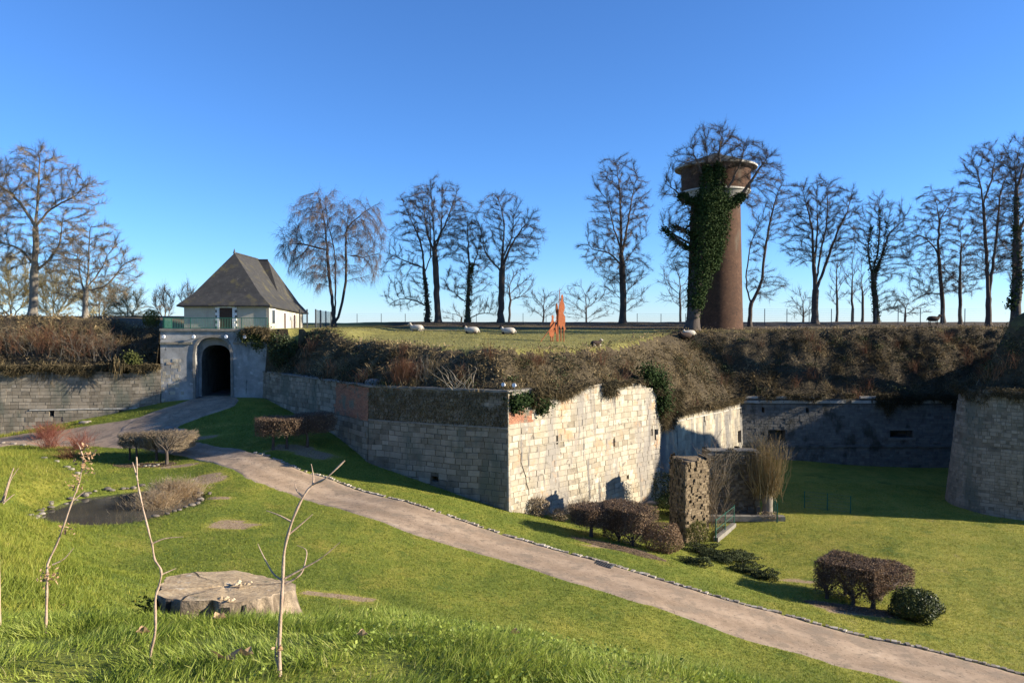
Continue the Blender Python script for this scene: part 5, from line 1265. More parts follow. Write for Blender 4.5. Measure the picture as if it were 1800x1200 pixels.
# hedges near the sunlit wall
z1 = lambda px, py, Y: -(py - HY) / FPX * Y
hedge('tree_hedge', 'small clipped beech on a single dark trunk at the foot of the sunlit wall', [([(3.3, 41.6), (4.3, 40.5), (5.6, 40.9), (5.5, 42.6), (4.2, 42.9)], z1(0, 894, 41.5), z1(0, 922, 41.5))], [(ground(1039, 943)[0], ground(1039, 943)[1], .10)], 5500, .075, 'beech', 1200)
hedge('clipped_hedge', 'box-clipped brown beech hedge between the small trunked beech and the round bush', [([(5.2, 41.0), (6.9, 39.6), (8.2, 41.2), (6.4, 43.1), (5.3, 42.6)], z1(0, 892, 41.3), z1(0, 952, 40.4))], [(6.6, 40.2, .09), (6.0, 41.2, .08)], 11000, .075, 'beech', 1500)
p = ground(1166, 970); bush('round_bush', 'rounded purple-brown bush beside the rubble pier', p, (1.05, 1.0, .92), 6500, .08, 'beech', seed=3, lump=.15, sink=.2)
p = ground(1622, 1098); bush('evergreen_bush', 'dark green evergreen bush in front of the large clipped hedge', p + [0, .6, 0], (1.12, 1.0, .78), 7000, .085, 'evergreen', seed=2, lump=.22, sink=.25, spikes=900)
p = ground(1590, 1085); bush('evergreen_bush', 'small low evergreen sprig bush left of the dark round evergreen', p, (.45, .4, .3), 900, .08, 'evergreen', seed=5)
p = ground(942, 906, 20); bush('grey_bush', 'grey-green bush against the foot of the bastion corner', p + [0, .2, 0], (.85, .7, .65), 3000, .07, 'greyhedge', seed=4, spikes=500, sink=.2)
p = ground(984, 915); bush('grey_bush', 'smaller brownish bush along the foot of the sunlit wall', p, (.6, .5, .4), 1500, .06, 'greyhedge', seed=6, spikes=250)
p = ground(1005, 910); bush('grey_bush', 'low dull bush squeezed between the wall foot and the small trunked beech', p + [.2, .6, 0], (.55, .5, .45), 1200, .06, 'greyhedge', seed=7, spikes=150)
# two umbrella clipped bushes by the pond
a1, a2, a3, a4 = ground(228, 808), ground(240, 812), ground(275, 810), ground(293, 816)
zt_ = z1(0, 762, 48.5)
def blob(cx, cy, rx, ry, n=10): return [(cx + rx * math.cos(i * 6.283 / n) * random.uniform(.9, 1.08), cy + ry * math.sin(i * 6.283 / n) * random.uniform(.9, 1.08)) for i in range(n)]
hedge('umbrella_hedge', 'bare umbrella-clipped bush on two thin trunks, left one by the path bend', [(blob((a1[0] + a2[0]) / 2, a1[1] + .3, 1.15, 1.0), z1(0, 766, 48.5), z1(0, 785, 48))], [(a1[0], a1[1], .06), (a2[0], a2[1], .07)], 350, .05, 'greyhedge', 2600, open_=True)
hedge('umbrella_hedge', 'wider bare umbrella-clipped bush on two trunks, right one by the path bend', [(blob((a3[0] + a4[0]) / 2 + .2, a3[1] + .3, 1.75, 1.25), zt_, z1(0, 788, 48))], [(a3[0], a3[1], .08), (a4[0], a4[1], .10)], 550, .05, 'greyhedge', 4000, open_=True)
# shaded pair by the bastion
b1, b2 = ground(480, 790), ground(540, 785)
hedge('umbrella_hedge', 'dark clipped hedge in the shade of the bastion, nearer one with a wide top', [(blob(b1[0] + .3, b1[1] + .4, 1.7, 1.2), float(gz(b1[0], b1[1])) + 2.0, float(gz(b1[0], b1[1])) + 1.0)], [(b1[0], b1[1], .09), (b1[0] + .8, b1[1] + .3, .08)], 6000, .07, 'beech', 1500)
hedge('umbrella_hedge', 'dark clipped hedge in the shade of the bastion, farther one against the wall', [(blob(b2[0] + .3, b2[1] + .7, 1.4, 1.0), float(gz(b2[0], b2[1])) + 2.1, float(gz(b2[0], b2[1])) + 1.0)], [(b2[0], b2[1], .09)], 5000, .07, 'beech', 1200)
# red stem shrubs by the path junction
for px, py, n, h, m_, lb in [(84, 768, 260, 1.5, 'redstem', 'dense orange-red stem shrub against the ditch wall, beyond the path'), (88, 788, 110, 2.0, 'redstem', 'upright thin red-stemmed shrub on the near side of the path'), (140, 790, 120, 1.9, 'redstem', 'fan-shaped pale red-stemmed shrub nearest the umbrella bushes'), (122, 806, 120, 1.2, 'russetstem', 'low brownish stem clump below the red-stemmed shrubs')]:
    stembush('red_stem_shrub', lb, ground(px, py), n, h, .42, m_, .012, 'shrub', 'red-stemmed shrubs by the path', side=1, foot=.35 if n > 200 else .25)
# pond reeds and edging
for px, py, n, h, lb in [(262, 905, 420, 1.15, 'pale dry reed clump in front at the right pond shore'), (292, 890, 700, 1.35, 'large straw-coloured reed clump arching over the right end of the pond'), (318, 880, 260, .95, 'smaller reed clump at the far right tip of the pond')]:
    p = ground(px, py); stembush('pond_reeds', lb, p + [.25, .2, 0], n * 2, h * 1.2, .30, 'straw', .017, 'reeds', 'dry reeds at the pond', side=1, curve=.35, foot=.42)
k = 0
for i in range(64):
    a = i / 64 * 6.283 + random.uniform(-.04, .04)
    if -2.0 < a - 6.283 < -.7 or -2.0 < a < -.5 or (a > 4.3 and a < 5.6) : continue
    e = random.uniform(1.0, 1.18)
    x, y = POND_C[0] + POND_R[0] * e * math.cos(a), POND_C[1] + POND_R[1] * e * math.sin(a)
    s = random.uniform(.07, .24)
    mb = MB(); v = unit(rng.normal(size=(26, 3)))
    import bmesh
    bm = bmesh.new(); bmesh.ops.create_icosphere(bm, subdivisions=2, radius=1)
    V = np.array([v_.co[:] for v_ in bm.verts]); Fc = np.array([[v_.index for v_ in f.verts] for f in bm.faces]); bm.free()
    V = V * (1 + .3 * (vnoise(V[:, 0] * 1.5 + i, V[:, 1] * 1.5 + V[:, 2], 1, 3) - .5)[:, None]) * [s, s * random.uniform(.6, .9), s * random.uniform(.35, .6)]
    zr = max(float(gz(np.array([x]), np.array([y]))[0]), POND_Z - .05)
    mb.add(V + [x, y, zr + .05], Fc, random.random())
    w_ = 'left' if x < POND_C[0] - 1.5 else ('far' if y > POND_C[1] else 'right')
    ident(mb.build('pond_stone', M['rock']), 'rough pale stone bordering the %s bank of the pond' % w_, 'stone', 'stones edging the pond')
# stones on the grass by the path fork
def rock(label, p, s, mat='rock', cat='stone', name='lawn_stone', group=None):
    bm = bmesh.new(); bmesh.ops.create_icosphere(bm, subdivisions=3, radius=1)
    V = np.array([v_.co[:] for v_ in bm.verts]); Fc = np.array([[v_.index for v_ in f.verts] for f in bm.faces]); bm.free()
    V = np.sign(V) * np.abs(V) ** .7
    V = V * (1 + .25 * (vnoise(V[:, 0] * 1.5 + p[0], V[:, 1] * 1.5 + V[:, 2], 1, 3) - .5)[:, None]) * s
    mb = MB(); mb.add(V + np.asarray(p) + [0, 0, s[2] * .5], Fc, .8); return ident(mb.build(name, M[mat], smooth=True), label, cat, group)
rock('white squared stone lying where the path forks', ground(297, 755), (.34, .25, .16)); rock('flat grey stone on the shaded grass beside the white one', ground(316, 756), (.5, .25, .07))
rock('pale boulder lying on the verge under the ditch wall', ground(148, 744), (.4, .25, .14)); rock('small stone half sunk in the verge under the ditch wall', ground(156, 742), (.2, .2, .1))
rock('long pale stone at the inner foot of the sunlit wall', ground(1146, 886), (.5, .25, .16))
for i, (px, py) in enumerate([(5, 779), (24, 781), (40, 783), (78, 806), (100, 812), (118, 822), (125, 826), (136, 833)]): rock('white stone in the ragged row along the top of the left bank', ground(px, py), (random.uniform(.12, .22), .14, .09), group='stones along the left bank')
for i, (px, py) in enumerate([(243, 818), (255, 820), (262, 819), (270, 820), (277, 818)]): rock('pale pebble under the umbrella-clipped bushes', ground(px, py), (.12, .1, .07), group='pebbles under the umbrella bushes')

# plants round the ruin
p = ground(1348, 908); t = thing('pollard_willow', p, 'pollarded willow with upright yellowish shoots right of the ruined wall', 'tree')
mb = MB(); H_ = (908 - 866) / FPX * p[1]; polytube(mb, [p + [0, 0, -.2], p + [.05, 0, H_ * .5], p + [0, 0, H_ * .95], p + [0, 0, H_ * 1.1]], [.42, .33, .42, .25], 10); mb.build('trunk', M['palebark'], t, True)
mb = MB(); n = 420; B = p + [0, 0, H_] + rng.normal(size=(n, 3)) * [.40, .40, .22]; d = unit(np.concatenate([rng.normal(size=(n, 2)) * .21, np.ones((n, 1))], 1)); L = rng.uniform(.8, 3.9, n)
mid = B + d * [1.25, 1.25, 1] * L[:, None] * .5 + rng.normal(size=(n, 3)) * .07; end = mid + unit(d * [.35, .35, 1] + rng.normal(size=(n, 3)) * .08) * L[:, None] * .5
ti = rng.random(n); tubes(mb, B, mid, .022, .015, 3, ti); tubes(mb, mid, end, .015, .004, 3, ti)
for q_ in range(4):
    f = rng.random((n, 1)); b0 = mid * (1 - f) + end * f; tubes(mb, b0, b0 + unit(d + rng.normal(size=(n, 3)) * .35) * (L * rng.uniform(.1, .25, n))[:, None], .009, .003, 3, ti)
M['willow'] = mk('willow_shoots', [(0, (.13, .09, .04)), (.5, (.25, .18, .08)), (1, (.38, .28, .14))], scale=1.5, tintw=.8, bump=0)
mb.build('shoots', M['willow'], t)
stembush('bare_bush', 'spiky bare bush sticking up between the rubble pier and the ruined wall', np.array([at(1243, 880, 49)[0], 49.0, -13.5]), 40, 6.2, .17, 'greyhedge', .022, side=4, foot=.4)
stembush('bare_bush', 'tangled bare bush in front of the dark ruined wall, right of the pier', np.array([at(1262, 880, 47.8)[0], 47.8, -13.5]), 13, 3.2, .38, 'greyhedge', .014, side=3, foot=.3)
p = np.array([at(1183, 880, 52.5)[0], 52.5, -13.4]); bush('dark_shrub', 'dark evergreen shrub in the corner behind the rubble pier', p, (1.5, 1.2, 1.6), 4500, .11, 'evergreen', seed=8, spikes=500)
p = ground(1228, 962); bush('moss_bush', 'yellow-green bush at the foot of the rubble pier', p + [0, .2, .1], (.75, .6, .8), 2600, .07, 'yewgold', seed=9, spikes=400)
p = ground(1352, 914); bush('grey_bush', 'low grey bush at the end of the stone kerb by the willow foot', p, (.75, .5, .32), 1400, .06, 'greyhedge', seed=3)
for px, py, rx, lb in [(1235, 972, 1.1, 'dark spreading juniper at the foot of the rubble pier'), (1262, 985, 1.3, 'dark spreading juniper in the middle of the sunken bed'), (1300, 985, .9, 'olive juniper at the right of the sunken bed near the green rail'), (1310, 1006, .8, 'low juniper patch nearest the path'), (1222, 992, .7, 'small juniper patch at the left end of the bed'), (1345, 1018, .6, 'small dark juniper by the bare patch')]:
    p = ground(px, py); bush('juniper', lb, p, (rx, rx * .7, .30), int(5200 * rx), .07, 'juniper', group='junipers in the sunken bed', lump=.75, seed=int(px) % 7, sink=.35)
# small green fence on a plinth, fence posts
p0, p1 = ground(1258, 952), ground(1290, 925)
gf = thing('small_green_fence', p0, 'short green fence on a pale plinth slab by the rubble pier', 'fence')
a = math.atan2(p1[1] - p0[1], p1[0] - p0[0]); L = np.linalg.norm((p1 - p0)[:2])
mb = MB(); box(mb, (p0 + p1) / 2 + [0, 0, .12], (L, .30, .3), a); mb.build('plinth', M['coping'], gf)
for f in (0, .5, 1.0):
    q = p0 + (p1 - p0) * f; mb = MB(); box(mb, q + [0, 0, .75], (.06, .06, 1.4), a); mb.build('post', M['green_paint'], gf)
for zz_ in (.75, 1.35):
    mb = MB(); tubes(mb, p0 + [0, 0, zz_], p1 + [0, 0, zz_], .018, .018, 5); mb.build('rail', M['green_paint'], gf)
mb = MB()
for zz_ in np.arange(.3, 1.35, .1): tubes(mb, p0 + [0, 0, zz_], p1 + [0, 0, zz_], .005, .005, 3)
mb.build('wire_mesh', M['wire'], gf)
zg = lambda x, y: gz(x, y)
A_, B_, C_ = ground(1360, 918), ground(1352, 893), ground(1376, 905)
mesh_fence('green_wire_fence', 'green post and wire fence stub around the willow foot', [ground(1355, 893)[:2], ground(1366, 918)[:2]], 1.3, .07, 'green_paint', 'wire', 1.5, 4, zf=zg)
mesh_fence('ditch_fence', 'faint wire fence with thin posts standing in the shaded grass', [ground(1414, 893)[:2], ground(1455, 897)[:2], ground(1495, 902)[:2]], 1.25, .06, 'green_paint', 'wire', 1.7, 6, zf=zg)
# drain grate beside the path
p = ground(1060, 994); mb = MB(); box(mb, p + [0, 0, .05], (1.0, .5, .06), -.5); g_ = thing('drain_grate', p, 'dark slotted drain grate set in the edge of the path', 'drain'); mb.build('frame', M['metal'], g_)
mb = MB()
for i in range(7):
    o = (-.39 + i * .13); box(mb, p + [o * math.cos(-.5), o * math.sin(-.5), .085], (.05, .42, .02), -.5)
mb.build('bars', M['dark'], g_)
# yellowish conifer near the lodge
p = pp(266, 70); bush('clipped_conifer', 'rounded yellow-green conifer left of the lodge', p, (.75, .7, .95), 3800, .10, 'yewgold', 'conifer', seed=2, lump=.1, sink=.1)

# ---------------------------------------------------------------- growth covering the banks
N = 560000
x = rng.uniform(-62, 62, N); y = rng.uniform(45, 84, N)
d, zw, zc, wd, u = bdist(x, y); ins = inside(x, y)
edge = np.clip(d / wd, 0, 2)
ok = ins & (rng.random(N) < np.where(fbm(x, y, .22, 6) < .42, .35, 1.0)) & (wd > 1) & (d > .1) & (edge < 1.12 + .25 * fbm(x, y, .6, 2)) & (np.abs(np.arctan2(x, y)) < .70)
near = np.clip(60 / y, .5, 1.3)
x, y, d, wd, edge, u = x[ok], y[ok], d[ok], wd[ok], edge[ok], u[ok]
z = pz(x, y); n = len(x)
cl = fbm(x, y, .9, 2); cl2 = fbm(x, y, .3, 4)
D = np.stack([rng.normal(size=n) * .9 + (cl - .5) * 2, rng.normal(size=n) * .8 - .25, rng.normal(size=n) * .6 + .35], 1)
L = rng.uniform(.18, .55, n) * (.6 + 1.1 * cl) * (1 - .5 * sstep(.75, 1.0, edge)) * np.where(rng.random(n) < .06, 1.9, 1)
bend = np.stack([rng.normal(size=n) * .25, rng.normal(size=n) * .2 - .15, -rng.random(n) * .55], 1)
lit = (u > 8.9) & (u < 11.5)
t_ = np.clip(.10 + .55 * rng.random(n) * (.4 + cl) + 1.5 * (cl2 - .48) + 1.2 * (cl - .5) + .25 * sstep(.75, 1.05, edge), 0, 1)
mb = MB(); blades(mb, np.stack([x, y, z - .03], 1), D, L, rng.uniform(.015, .05, n), bend, t_, 2)
# taller bramble and shrub clumps
nc = 420; ci = rng.integers(0, n, nc); ci = ci[edge[ci] < .82]
for q_ in ci:
    m_ = int(rng.uniform(40, 130)); h_ = rng.uniform(.35, 1.15); tc = rng.uniform(.15, .95)
    bx, by = x[q_] + rng.normal(size=m_) * .28, y[q_] + rng.normal(size=m_) * .28; bz = pz(bx, by)
    blades(mb, np.stack([bx, by, bz - .05], 1), np.stack([rng.normal(size=m_) * .5, rng.normal(size=m_) * .45 - .15, np.ones(m_)], 1), h_ * rng.uniform(.5, 1.1, m_), .03, np.stack([rng.normal(size=m_) * .3, rng.normal(size=m_) * .3, -rng.random(m_) * .4], 1), np.clip(tc + rng.normal(size=m_) * .15, 0, 1), 2)
# tangled leaf litter and bramble clumps
m = rng.random(n) < .33
C = np.stack([x, y, z], 1)[m] + rng.normal(size=(m.sum(), 3)) * [.1, .1, .12] + [0, 0, .12]
leaves(mb, C, rng.uniform(.08, .20, m.sum()), np.clip(t_[m] * .9, 0, 1), None, 0, .7)
tag(mb.build('bank_scrub', M['scrub']), kind='stuff')
# green bramble and russet stem clumps scattered over the banks
mbg, mbr = MB(), MB()
for q_ in rng.integers(0, n, 150):
    if edge[q_] > .85 or u[q_] < 6: continue
    m_ = int(rng.uniform(60, 150)); rr_ = rng.uniform(.25, .6); C_ = np.array([x[q_], y[q_], z[q_] + .15]) + rng.normal(size=(m_, 3)) * [rr_, rr_, rr_ * .45]
    C_[:, 2] = np.maximum(C_[:, 2], pz(C_[:, 0], C_[:, 1]) + .05); leaves(mbg, C_, rng.uniform(.07, .16, m_), rng.random(m_) * .9, None, 0, .75)
for q_ in rng.integers(0, n, 110):
    if edge[q_] > .8 or u[q_] < 6: continue
    m_ = int(rng.uniform(18, 40)); B_ = np.array([x[q_], y[q_], z[q_] - .1]) + rng.normal(size=(m_, 3)) * [.25, .25, 0]; d_ = unit(np.stack([rng.normal(size=m_) * .3, rng.normal(size=m_) * .3 - .1, np.ones(m_)], 1)); L_m = rng.uniform(.6, 1.6, m_)[:, None]
    M_ = B_ + d_ * L_m * .55; tubes(mbr, B_, M_, .016, .011, 3, rng.random(m_)); tubes(mbr, M_, M_ + unit(d_ + rng.normal(size=(m_, 3)) * .3) * L_m * .5, .011, .003, 3, rng.random(m_)); tubes(mbr, M_, M_ + unit(d_ + rng.normal(size=(m_, 3)) * .5) * L_m * .4, .008, .003, 3, rng.random(m_))
tag(mbg.build('bank_brambles', M['juniper']), kind='stuff')
tag(mbr.build('bank_stems', M['russetstem']), kind='stuff')
# overhang: growth spilling over the wall tops
mb = MB()
def overhang(F, u0, u1, ztopf, n, drop, mat_t=(.1, .8), out=.12, seed=1, lo=.45):
    uu = rng.uniform(u0, u1, n); a = fbm(uu, uu * 0, .7, seed); L = drop * np.maximum(a - lo, 0) * 3.0
    zz_ = np.array([ztopf(v) if callable(ztopf) else ztopf for v in uu]) + .25 - rng.random(n) * L
    k = L > .05; uu, zz_ = uu[k], zz_[k]; n = len(uu)
    P = F.pos(uu, zz_, out); nn = F.pos(uu, zz_, out + 1) - P
    P = P + nn * rng.uniform(-.15, .25, n)[:, None]
    blades(mb, P, nn * .45 + np.stack([rng.normal(size=n) * .8, rng.normal(size=n) * .6, rng.normal(size=n) * .6 - .45], 1), rng.uniform(.15, .6, n), .035, np.stack([rng.normal(size=n) * .2, rng.normal(size=n) * .2, -rng.random(n) * .4], 1), rng.uniform(*mat_t, n), 2)
overhang(FR, uR(940), FR.len, rtop, 8000, .6, seed=1, lo=.44)
overhang(FR, uR(935), uR(965), -4.3, 1500, .8, (.05, .5), seed=3, lo=.2)
overhang(FR, uR(1060), uR(1084), -4.4, 900, .8, (.05, .5), seed=3, lo=.1)
overhang(FF, 0, FF.len, -7.3, 7000, .55, seed=2, lo=.42)
overhang(FF, 0, 3.4, -5.6, 4500, 1.5, (.05, .6), .25, seed=2, lo=.15)
overhang(FB, 0, FB.len, -6.95, 8000, .8, (.02, .5), seed=4, lo=.40)
overhang(FB, FB.len * .45, FB.len * .75, -6.95, 6000, 1.4, (.0, .35), .2, seed=5, lo=.25)
overhang(FT, 0, FT.len, -4.9, 12000, 1.0, (.0, .4), .1, seed=6, lo=.36)
overhang(FW, 25, FW.len, -3.75, 9000, .75, (.02, .6), seed=7, lo=.36)
overhang(FG, gu(430), FG.len, -.7, 2500, .9, (.2, .8), .1, seed=2, lo=.25)
tag(mb.build('wall_top_scrub', M['scrub']), kind='stuff')
# ivy tufts on the sunlit wall and the gateway
def ivytuft(label, F, pts, n, rad, mat='ivy', size=.16):
    us = [u_of(F, px, -5) for px, _ in pts]; P = np.array([F.pos(np.array([u_]), np.array([z_of(F, u_, py)]), .12)[0] for u_, (_, py) in zip(us, pts)])
    t = thing('ivy_patch', P[0], label, 'ivy', None); mb = MB()
    i = rng.integers(0, len(P), n); C = P[i] + rng.normal(size=(n, 3)) * [rad, rad * .35, rad * .9]
    leaves(mb, C, rng.uniform(.6, 1.3, n) * size, rng.random(n) * .75, np.tile([.5, -.7, .4], (n, 1)), .35, .8)
    mb.build('leaves', M[mat], t)
ivytuft('dark ivy patch hanging over the red brick at the bastion corner', FR, [(900, 705), (912, 703), (925, 702), (938, 703), (948, 708), (955, 712), (945, 718), (903, 715)], 2400, .26)
ivytuft('dark green ivy mass spilling over the end of the sunlit wall', FR, [(1136, 655), (1145, 658), (1155, 668), (1162, 680), (1163, 695), (1150, 665), (1160, 705), (1163, 715)], 4200, .42)
ivytuft('mossy ivy tuft hanging over the gateway cornice', FG, [(428, 590), (433, 594), (445, 590), (452, 598), (455, 606)], 1300, .3, 'ivybright', .14)
ivytuft('dry yellowish plant tuft at the right end of the gateway top', FG, [(470, 588), (480, 590), (487, 593), (462, 592)], 900, .28, 'ivybright', .13)
ivytuft('small bright green shrub rooted on top of the ditch wall', FW, [(228, 628), (236, 632), (222, 636), (232, 640)], 1100, .3, 'ivybright', .15)
p = pp(497, 63.0); bush('bramble_bush', 'dark bramble bush filling the corner between the gateway and the bastion bank', p + [0, 0, -1.9], (1.2, 1.2, 1.4), 5000, .13, 'evergreen', seed=4, spikes=500)
# clumps on the bastion bank
def onbank(px, Y): 
    X = ray(px, HY)[0] * Y; return np.array([X, Y, float(pz(np.array([X]), np.array([Y]))[0])])
stembush('brown_shrub', 'russet dead shrub on the shaded bastion bank', onbank(712, 49.0), 240, 2.1, .35, 'russetstem', .018, side=3, curve=-.3, foot=.4, group=None)
stembush('brown_shrub', 'pale broken stems beside the russet shrub on the bastion bank', onbank(745, 48.6), 40, 1.9, .3, 'greyhedge', .02, side=1, foot=.4)
p = onbank(815, 46.9); stembush('dry_stalks', 'fan of bare pale stalks on the coping of the shaded face', p, 34, 1.7, .38, 'straw', .024, 'plant', None, side=0, curve=.3, foot=.55)
p = onbank(655, 50.2); rock('pale grey-green rock in the dark hollow behind the coping', p - [0, 0, .25], (.5, .35, .35), 'stone_dark', 'rock', 'boulder')
# pair of white spot lamps
for px, lb in ((885, 'left one of two white spotlights on the coping at the bastion corner'), (904, 'right one of two white spotlights on the coping at the bastion corner')):
    p = at(px, 683, 46.0 if px < 893 else 45.6); p[2] = ZT + .28
    t = thing('spotlight', [p[0], p[1], ZT], lb, 'spotlight', 'spotlights on the bastion coping'); mb = MB()
    polytube(mb, [p + [.1, .16, -.03], p + [.04, .06, 0], p + [0, -.02, .02], p + [-.03, -.1, .03]], [.04, .09, .12, .125], 12); mb.build('lamp_head', M['white_paint'], t, True)
    mb = MB(); polytube(mb, [(p[0], p[1], ZT), (p[0], p[1], p[2])], .04, 6); box(mb, (p[0], p[1], ZT + .03), (.2, .2, .04)); mb.build('stand', M['metal'], t)

# ---------------------------------------------------------------- rusty cut-out figures
def cutout(name, label, Y, parts_px, cat, spear=None, legs=(), base_y=598, yaw=.5):
    k = Y / FPX; cx = np.mean([p[0] for _, pl_ in parts_px for p in pl_]); X0 = ray(cx, HY)[0] * Y
    zg_ = float(pz(np.array([X0]), np.array([Y]))[0]); off = zg_ - (-(base_y - HY) * k)
    t = thing(name, (X0, Y, zg_), label, cat, None)
    ux = np.array([math.cos(yaw), math.sin(yaw), 0]); nr = np.array([-math.sin(yaw), math.cos(yaw), 0])
    for i, (nm, poly) in enumerate(parts_px):
        q = [((p[0] - cx) * k, -(p[1] - HY) * k + off - zg_) for p in poly]
        mb = MB(); prism(mb, q, ux, np.array([0, 0, 1.]), np.array([X0, Y + .05 * (i % 3), zg_]), nr, .03); mb.build(nm, M['corten'], t)
    for (xx, y0, y1) in legs:
        mb = MB(); a = np.array([X0, Y, 0]) + ux * (xx - cx) * k; polytube(mb, [a + [0, 0, -(y0 - HY) * k + off], a + [0, 0, zg_ - .1]], .045, 6); mb.build('support_post', M['corten'], t)
    if spear:
        (xa, ya), (xb, yb) = spear; mb = MB(); a = np.array([X0, Y - .08, 0]) + ux * (xa - cx) * k + [0, 0, -(ya - HY) * k + off]; b = np.array([X0, Y - .08, 0]) + ux * (xb - cx) * k + [0, 0, -(yb - HY) * k + off]
        polytube(mb, [a, a + (b - a) * .93, b], [.035, .035, .004], 6); mb.build('spear', M['corten'], t)
    return t
YF = float(pground(985, 600)[1])
cutout('rusty_figure', 'tall rusty steel cut-out soldier on thin post legs with an upright spear', YF,
       [('body', [(979, 546), (983, 538), (984, 530), (987, 524), (986, 519), (989, 516), (991, 521), (990, 527), (993, 533), (994, 541), (991, 549), (995, 556), (995, 565), (994, 572), (996, 577), (993, 581), (991, 574), (989, 571), (986, 579), (983, 571), (979, 573), (977, 566), (976, 556)]),
        ('shield', [(982, 545), (987, 541), (991, 546), (990, 556), (986, 561), (982, 556)]),
        ('arm', [(975, 535), (978, 531), (980, 538), (980, 550), (977, 554), (975, 545)])], 'sculpture', ((979, 600), (983.5, 504)), [(980, 570, 600), (986, 576, 600), (992, 576, 600)], 599)
cutout('rusty_figure', 'short rusty steel cut-out soldier with a round shield left of the tall one', YF - .5,
       [('body', [(966, 570), (969, 563), (970, 558), (969, 554), (972, 552), (974, 556), (973, 561), (976, 566), (976, 574), (973, 578), (975, 586), (973, 591), (968, 592), (965, 588), (964, 582), (967, 577)]),
        ('shield', [(964, 585), (966, 580), (970, 578), (974, 581), (975, 587), (972, 592), (967, 592)])], 'sculpture', ((946, 600), (981, 560)), [(968, 590, 599), (972, 590, 599)], 599)
cutout('rusty_figure', 'slim rusty steel figure fragment between the short and the tall soldier', YF + .5,
       [('body', [(976, 575), (978, 570), (981, 572), (982, 580), (980, 588), (977, 586)]), ('arm', [(973, 580), (977, 578), (978, 582), (974, 584)])], 'sculpture', None, [(978.5, 586, 600)], 599)

# ---------------------------------------------------------------- sheep
def loft(mb, spine, radii, sides=14, t=.5, squash=1.0):
    spine = np.asarray(spine, float); d = unit(np.gradient(spine, axis=0)); up = np.array([0, 0, 1.])
    a = unit(np.cross(d, up)); b = np.cross(a, d); th = np.arange(sides) * 2 * math.pi / sides
    R = np.asarray(radii, float)
    if R.ndim == 1: R = np.stack([R, R], 1)
    V = (spine[:, None] + a[:, None] * (R[:, 0, None] * np.cos(th)[None])[..., None] + b[:, None] * (R[:, 1, None] * np.sin(th)[None])[..., None]).reshape(-1, 3)
    k = np.arange(sides); k2 = (k + 1) % sides
    mb.add(V, np.concatenate([np.stack([k + i * sides, k2 + i * sides, k2 + (i + 1) * sides, k + (i + 1) * sides], 1) for i in range(len(spine) - 1)]), t)
    mb.add(V[:sides], [list(range(sides))[::-1]], t); mb.add(V[-sides:], [list(range(sides))], t)
def sheep(label, p, yaw, mats, lying=True, s=1.0, head=0.0):
    t = thing('sheep', p, label, 'sheep', 'sheep on the plateau')
    ca, sa = math.cos(yaw), math.sin(yaw)
    def wl(L): L = np.asarray(L, float) * s; return np.stack([L[:, 0] * ca - L[:, 1] * sa, L[:, 0] * sa + L[:, 1] * ca, L[:, 2]], 1) + p
    h = .24 if lying else .58
    mb = MB()
    loft(mb, wl([(-.60, 0, h + .02), (-.56, 0, h + .03), (-.42, 0, h + .06), (-.2, 0, h + .07), (.05, 0, h + .06), (.28, 0, h + .07), (.42, 0, h + .14), (.50, 0, h + .26), (.55, 0, h + .36)]), np.array([(.04, .04), (.16, .17), (.26, .25), (.30, .27), (.29, .27), (.26, .25), (.19, .19), (.12, .13), (.09, .10)]) * s, 16)
    body = mb.build('body', M[mats[0]], t, True)
    mb = MB(); hy_ = head
    loft(mb, wl([(.50, hy_ * .3, h + .40), (.56, hy_ * .5, h + .43), (.66, hy_ * .8, h + .40), (.76, hy_, h + .33), (.80, hy_, h + .30)]), np.array([(.06, .07), (.085, .095), (.08, .085), (.055, .06), (.03, .035)]) * s, 12)
    for sg in (-1, 1):
        loft(mb, wl([(.55, sg * .07, h + .46), (.54, sg * .13, h + .46), (.53, sg * .19, h + .43)]), np.array([(.02, .03), (.015, .04), (.004, .01)]) * s, 8)
    mb.build('head', M[mats[1]], t, True)
    for fx, sg in ((.32, -1), (.32, 1), (-.38, -1), (-.38, 1)):
        mb = MB()
        if lying: pts = [(fx, sg * .2, .16), (fx + .16, sg * .26, .09), (fx + .03, sg * .28, .04), (fx - .12, sg * .27, .03)] if fx < 0 else [(fx, sg * .14, .18), (fx + .18, sg * .17, .10), (fx + .05, sg * .19, .04), (fx - .05, sg * .19, .03)]
        else: pts = [(fx, sg * .14, .50), (fx - .02, sg * .14, .30), (fx + .01, sg * .14, .05), (fx + .04, sg * .14, 0)]
        loft(mb, wl(pts), np.array([.075, .055, .035, .035]) * s, 8); mb.build('leg', M[mats[1]], t, True)
    mb = MB(); loft(mb, wl([(-.58, 0, h + .10), (-.66, 0, h + .02), (-.67, .02, h - .10)]), np.array([.05, .045, .03]) * s, 8); mb.build('tail', M[mats[0]], t, True)
    return t
sheep('pale sheep lying by the straw patch, leftmost of the resting three', pground(732, 582), math.radians(170), ('wool', 'wool'), s=1.15)
sheep('white sheep with a dark head lying in the middle of the resting three', pground(829, 586.5), math.radians(172), ('wool', 'darkwool'), s=1.15)
sheep('white sheep with a dark head lying nearest the rusty figures', pground(893, 587.5), math.radians(172), ('wool', 'darkwool'), s=1.15)
sheep('brown and white sheep standing at the rim of the bank below the water tower', pground(1205, 603), math.radians(200), ('darkwool', 'darkwool'), False, 1.05)
q = pground(1211, 597); sheep('white sheep just behind the brown one at the rim of the bank', q, math.radians(185), ('wool', 'darkwool'), False, 1.0)
sheep('small dark sheep lying on the crest above the sunlit wall', pground(1048, 608), math.radians(20), ('darkwool', 'wool'), True, .75)
sheep('dark sheep silhouetted on the right skyline beside the thin leaning tree', pp(1641, 90), math.radians(-5), ('darkwool', 'darkwool'), False, 1.2)

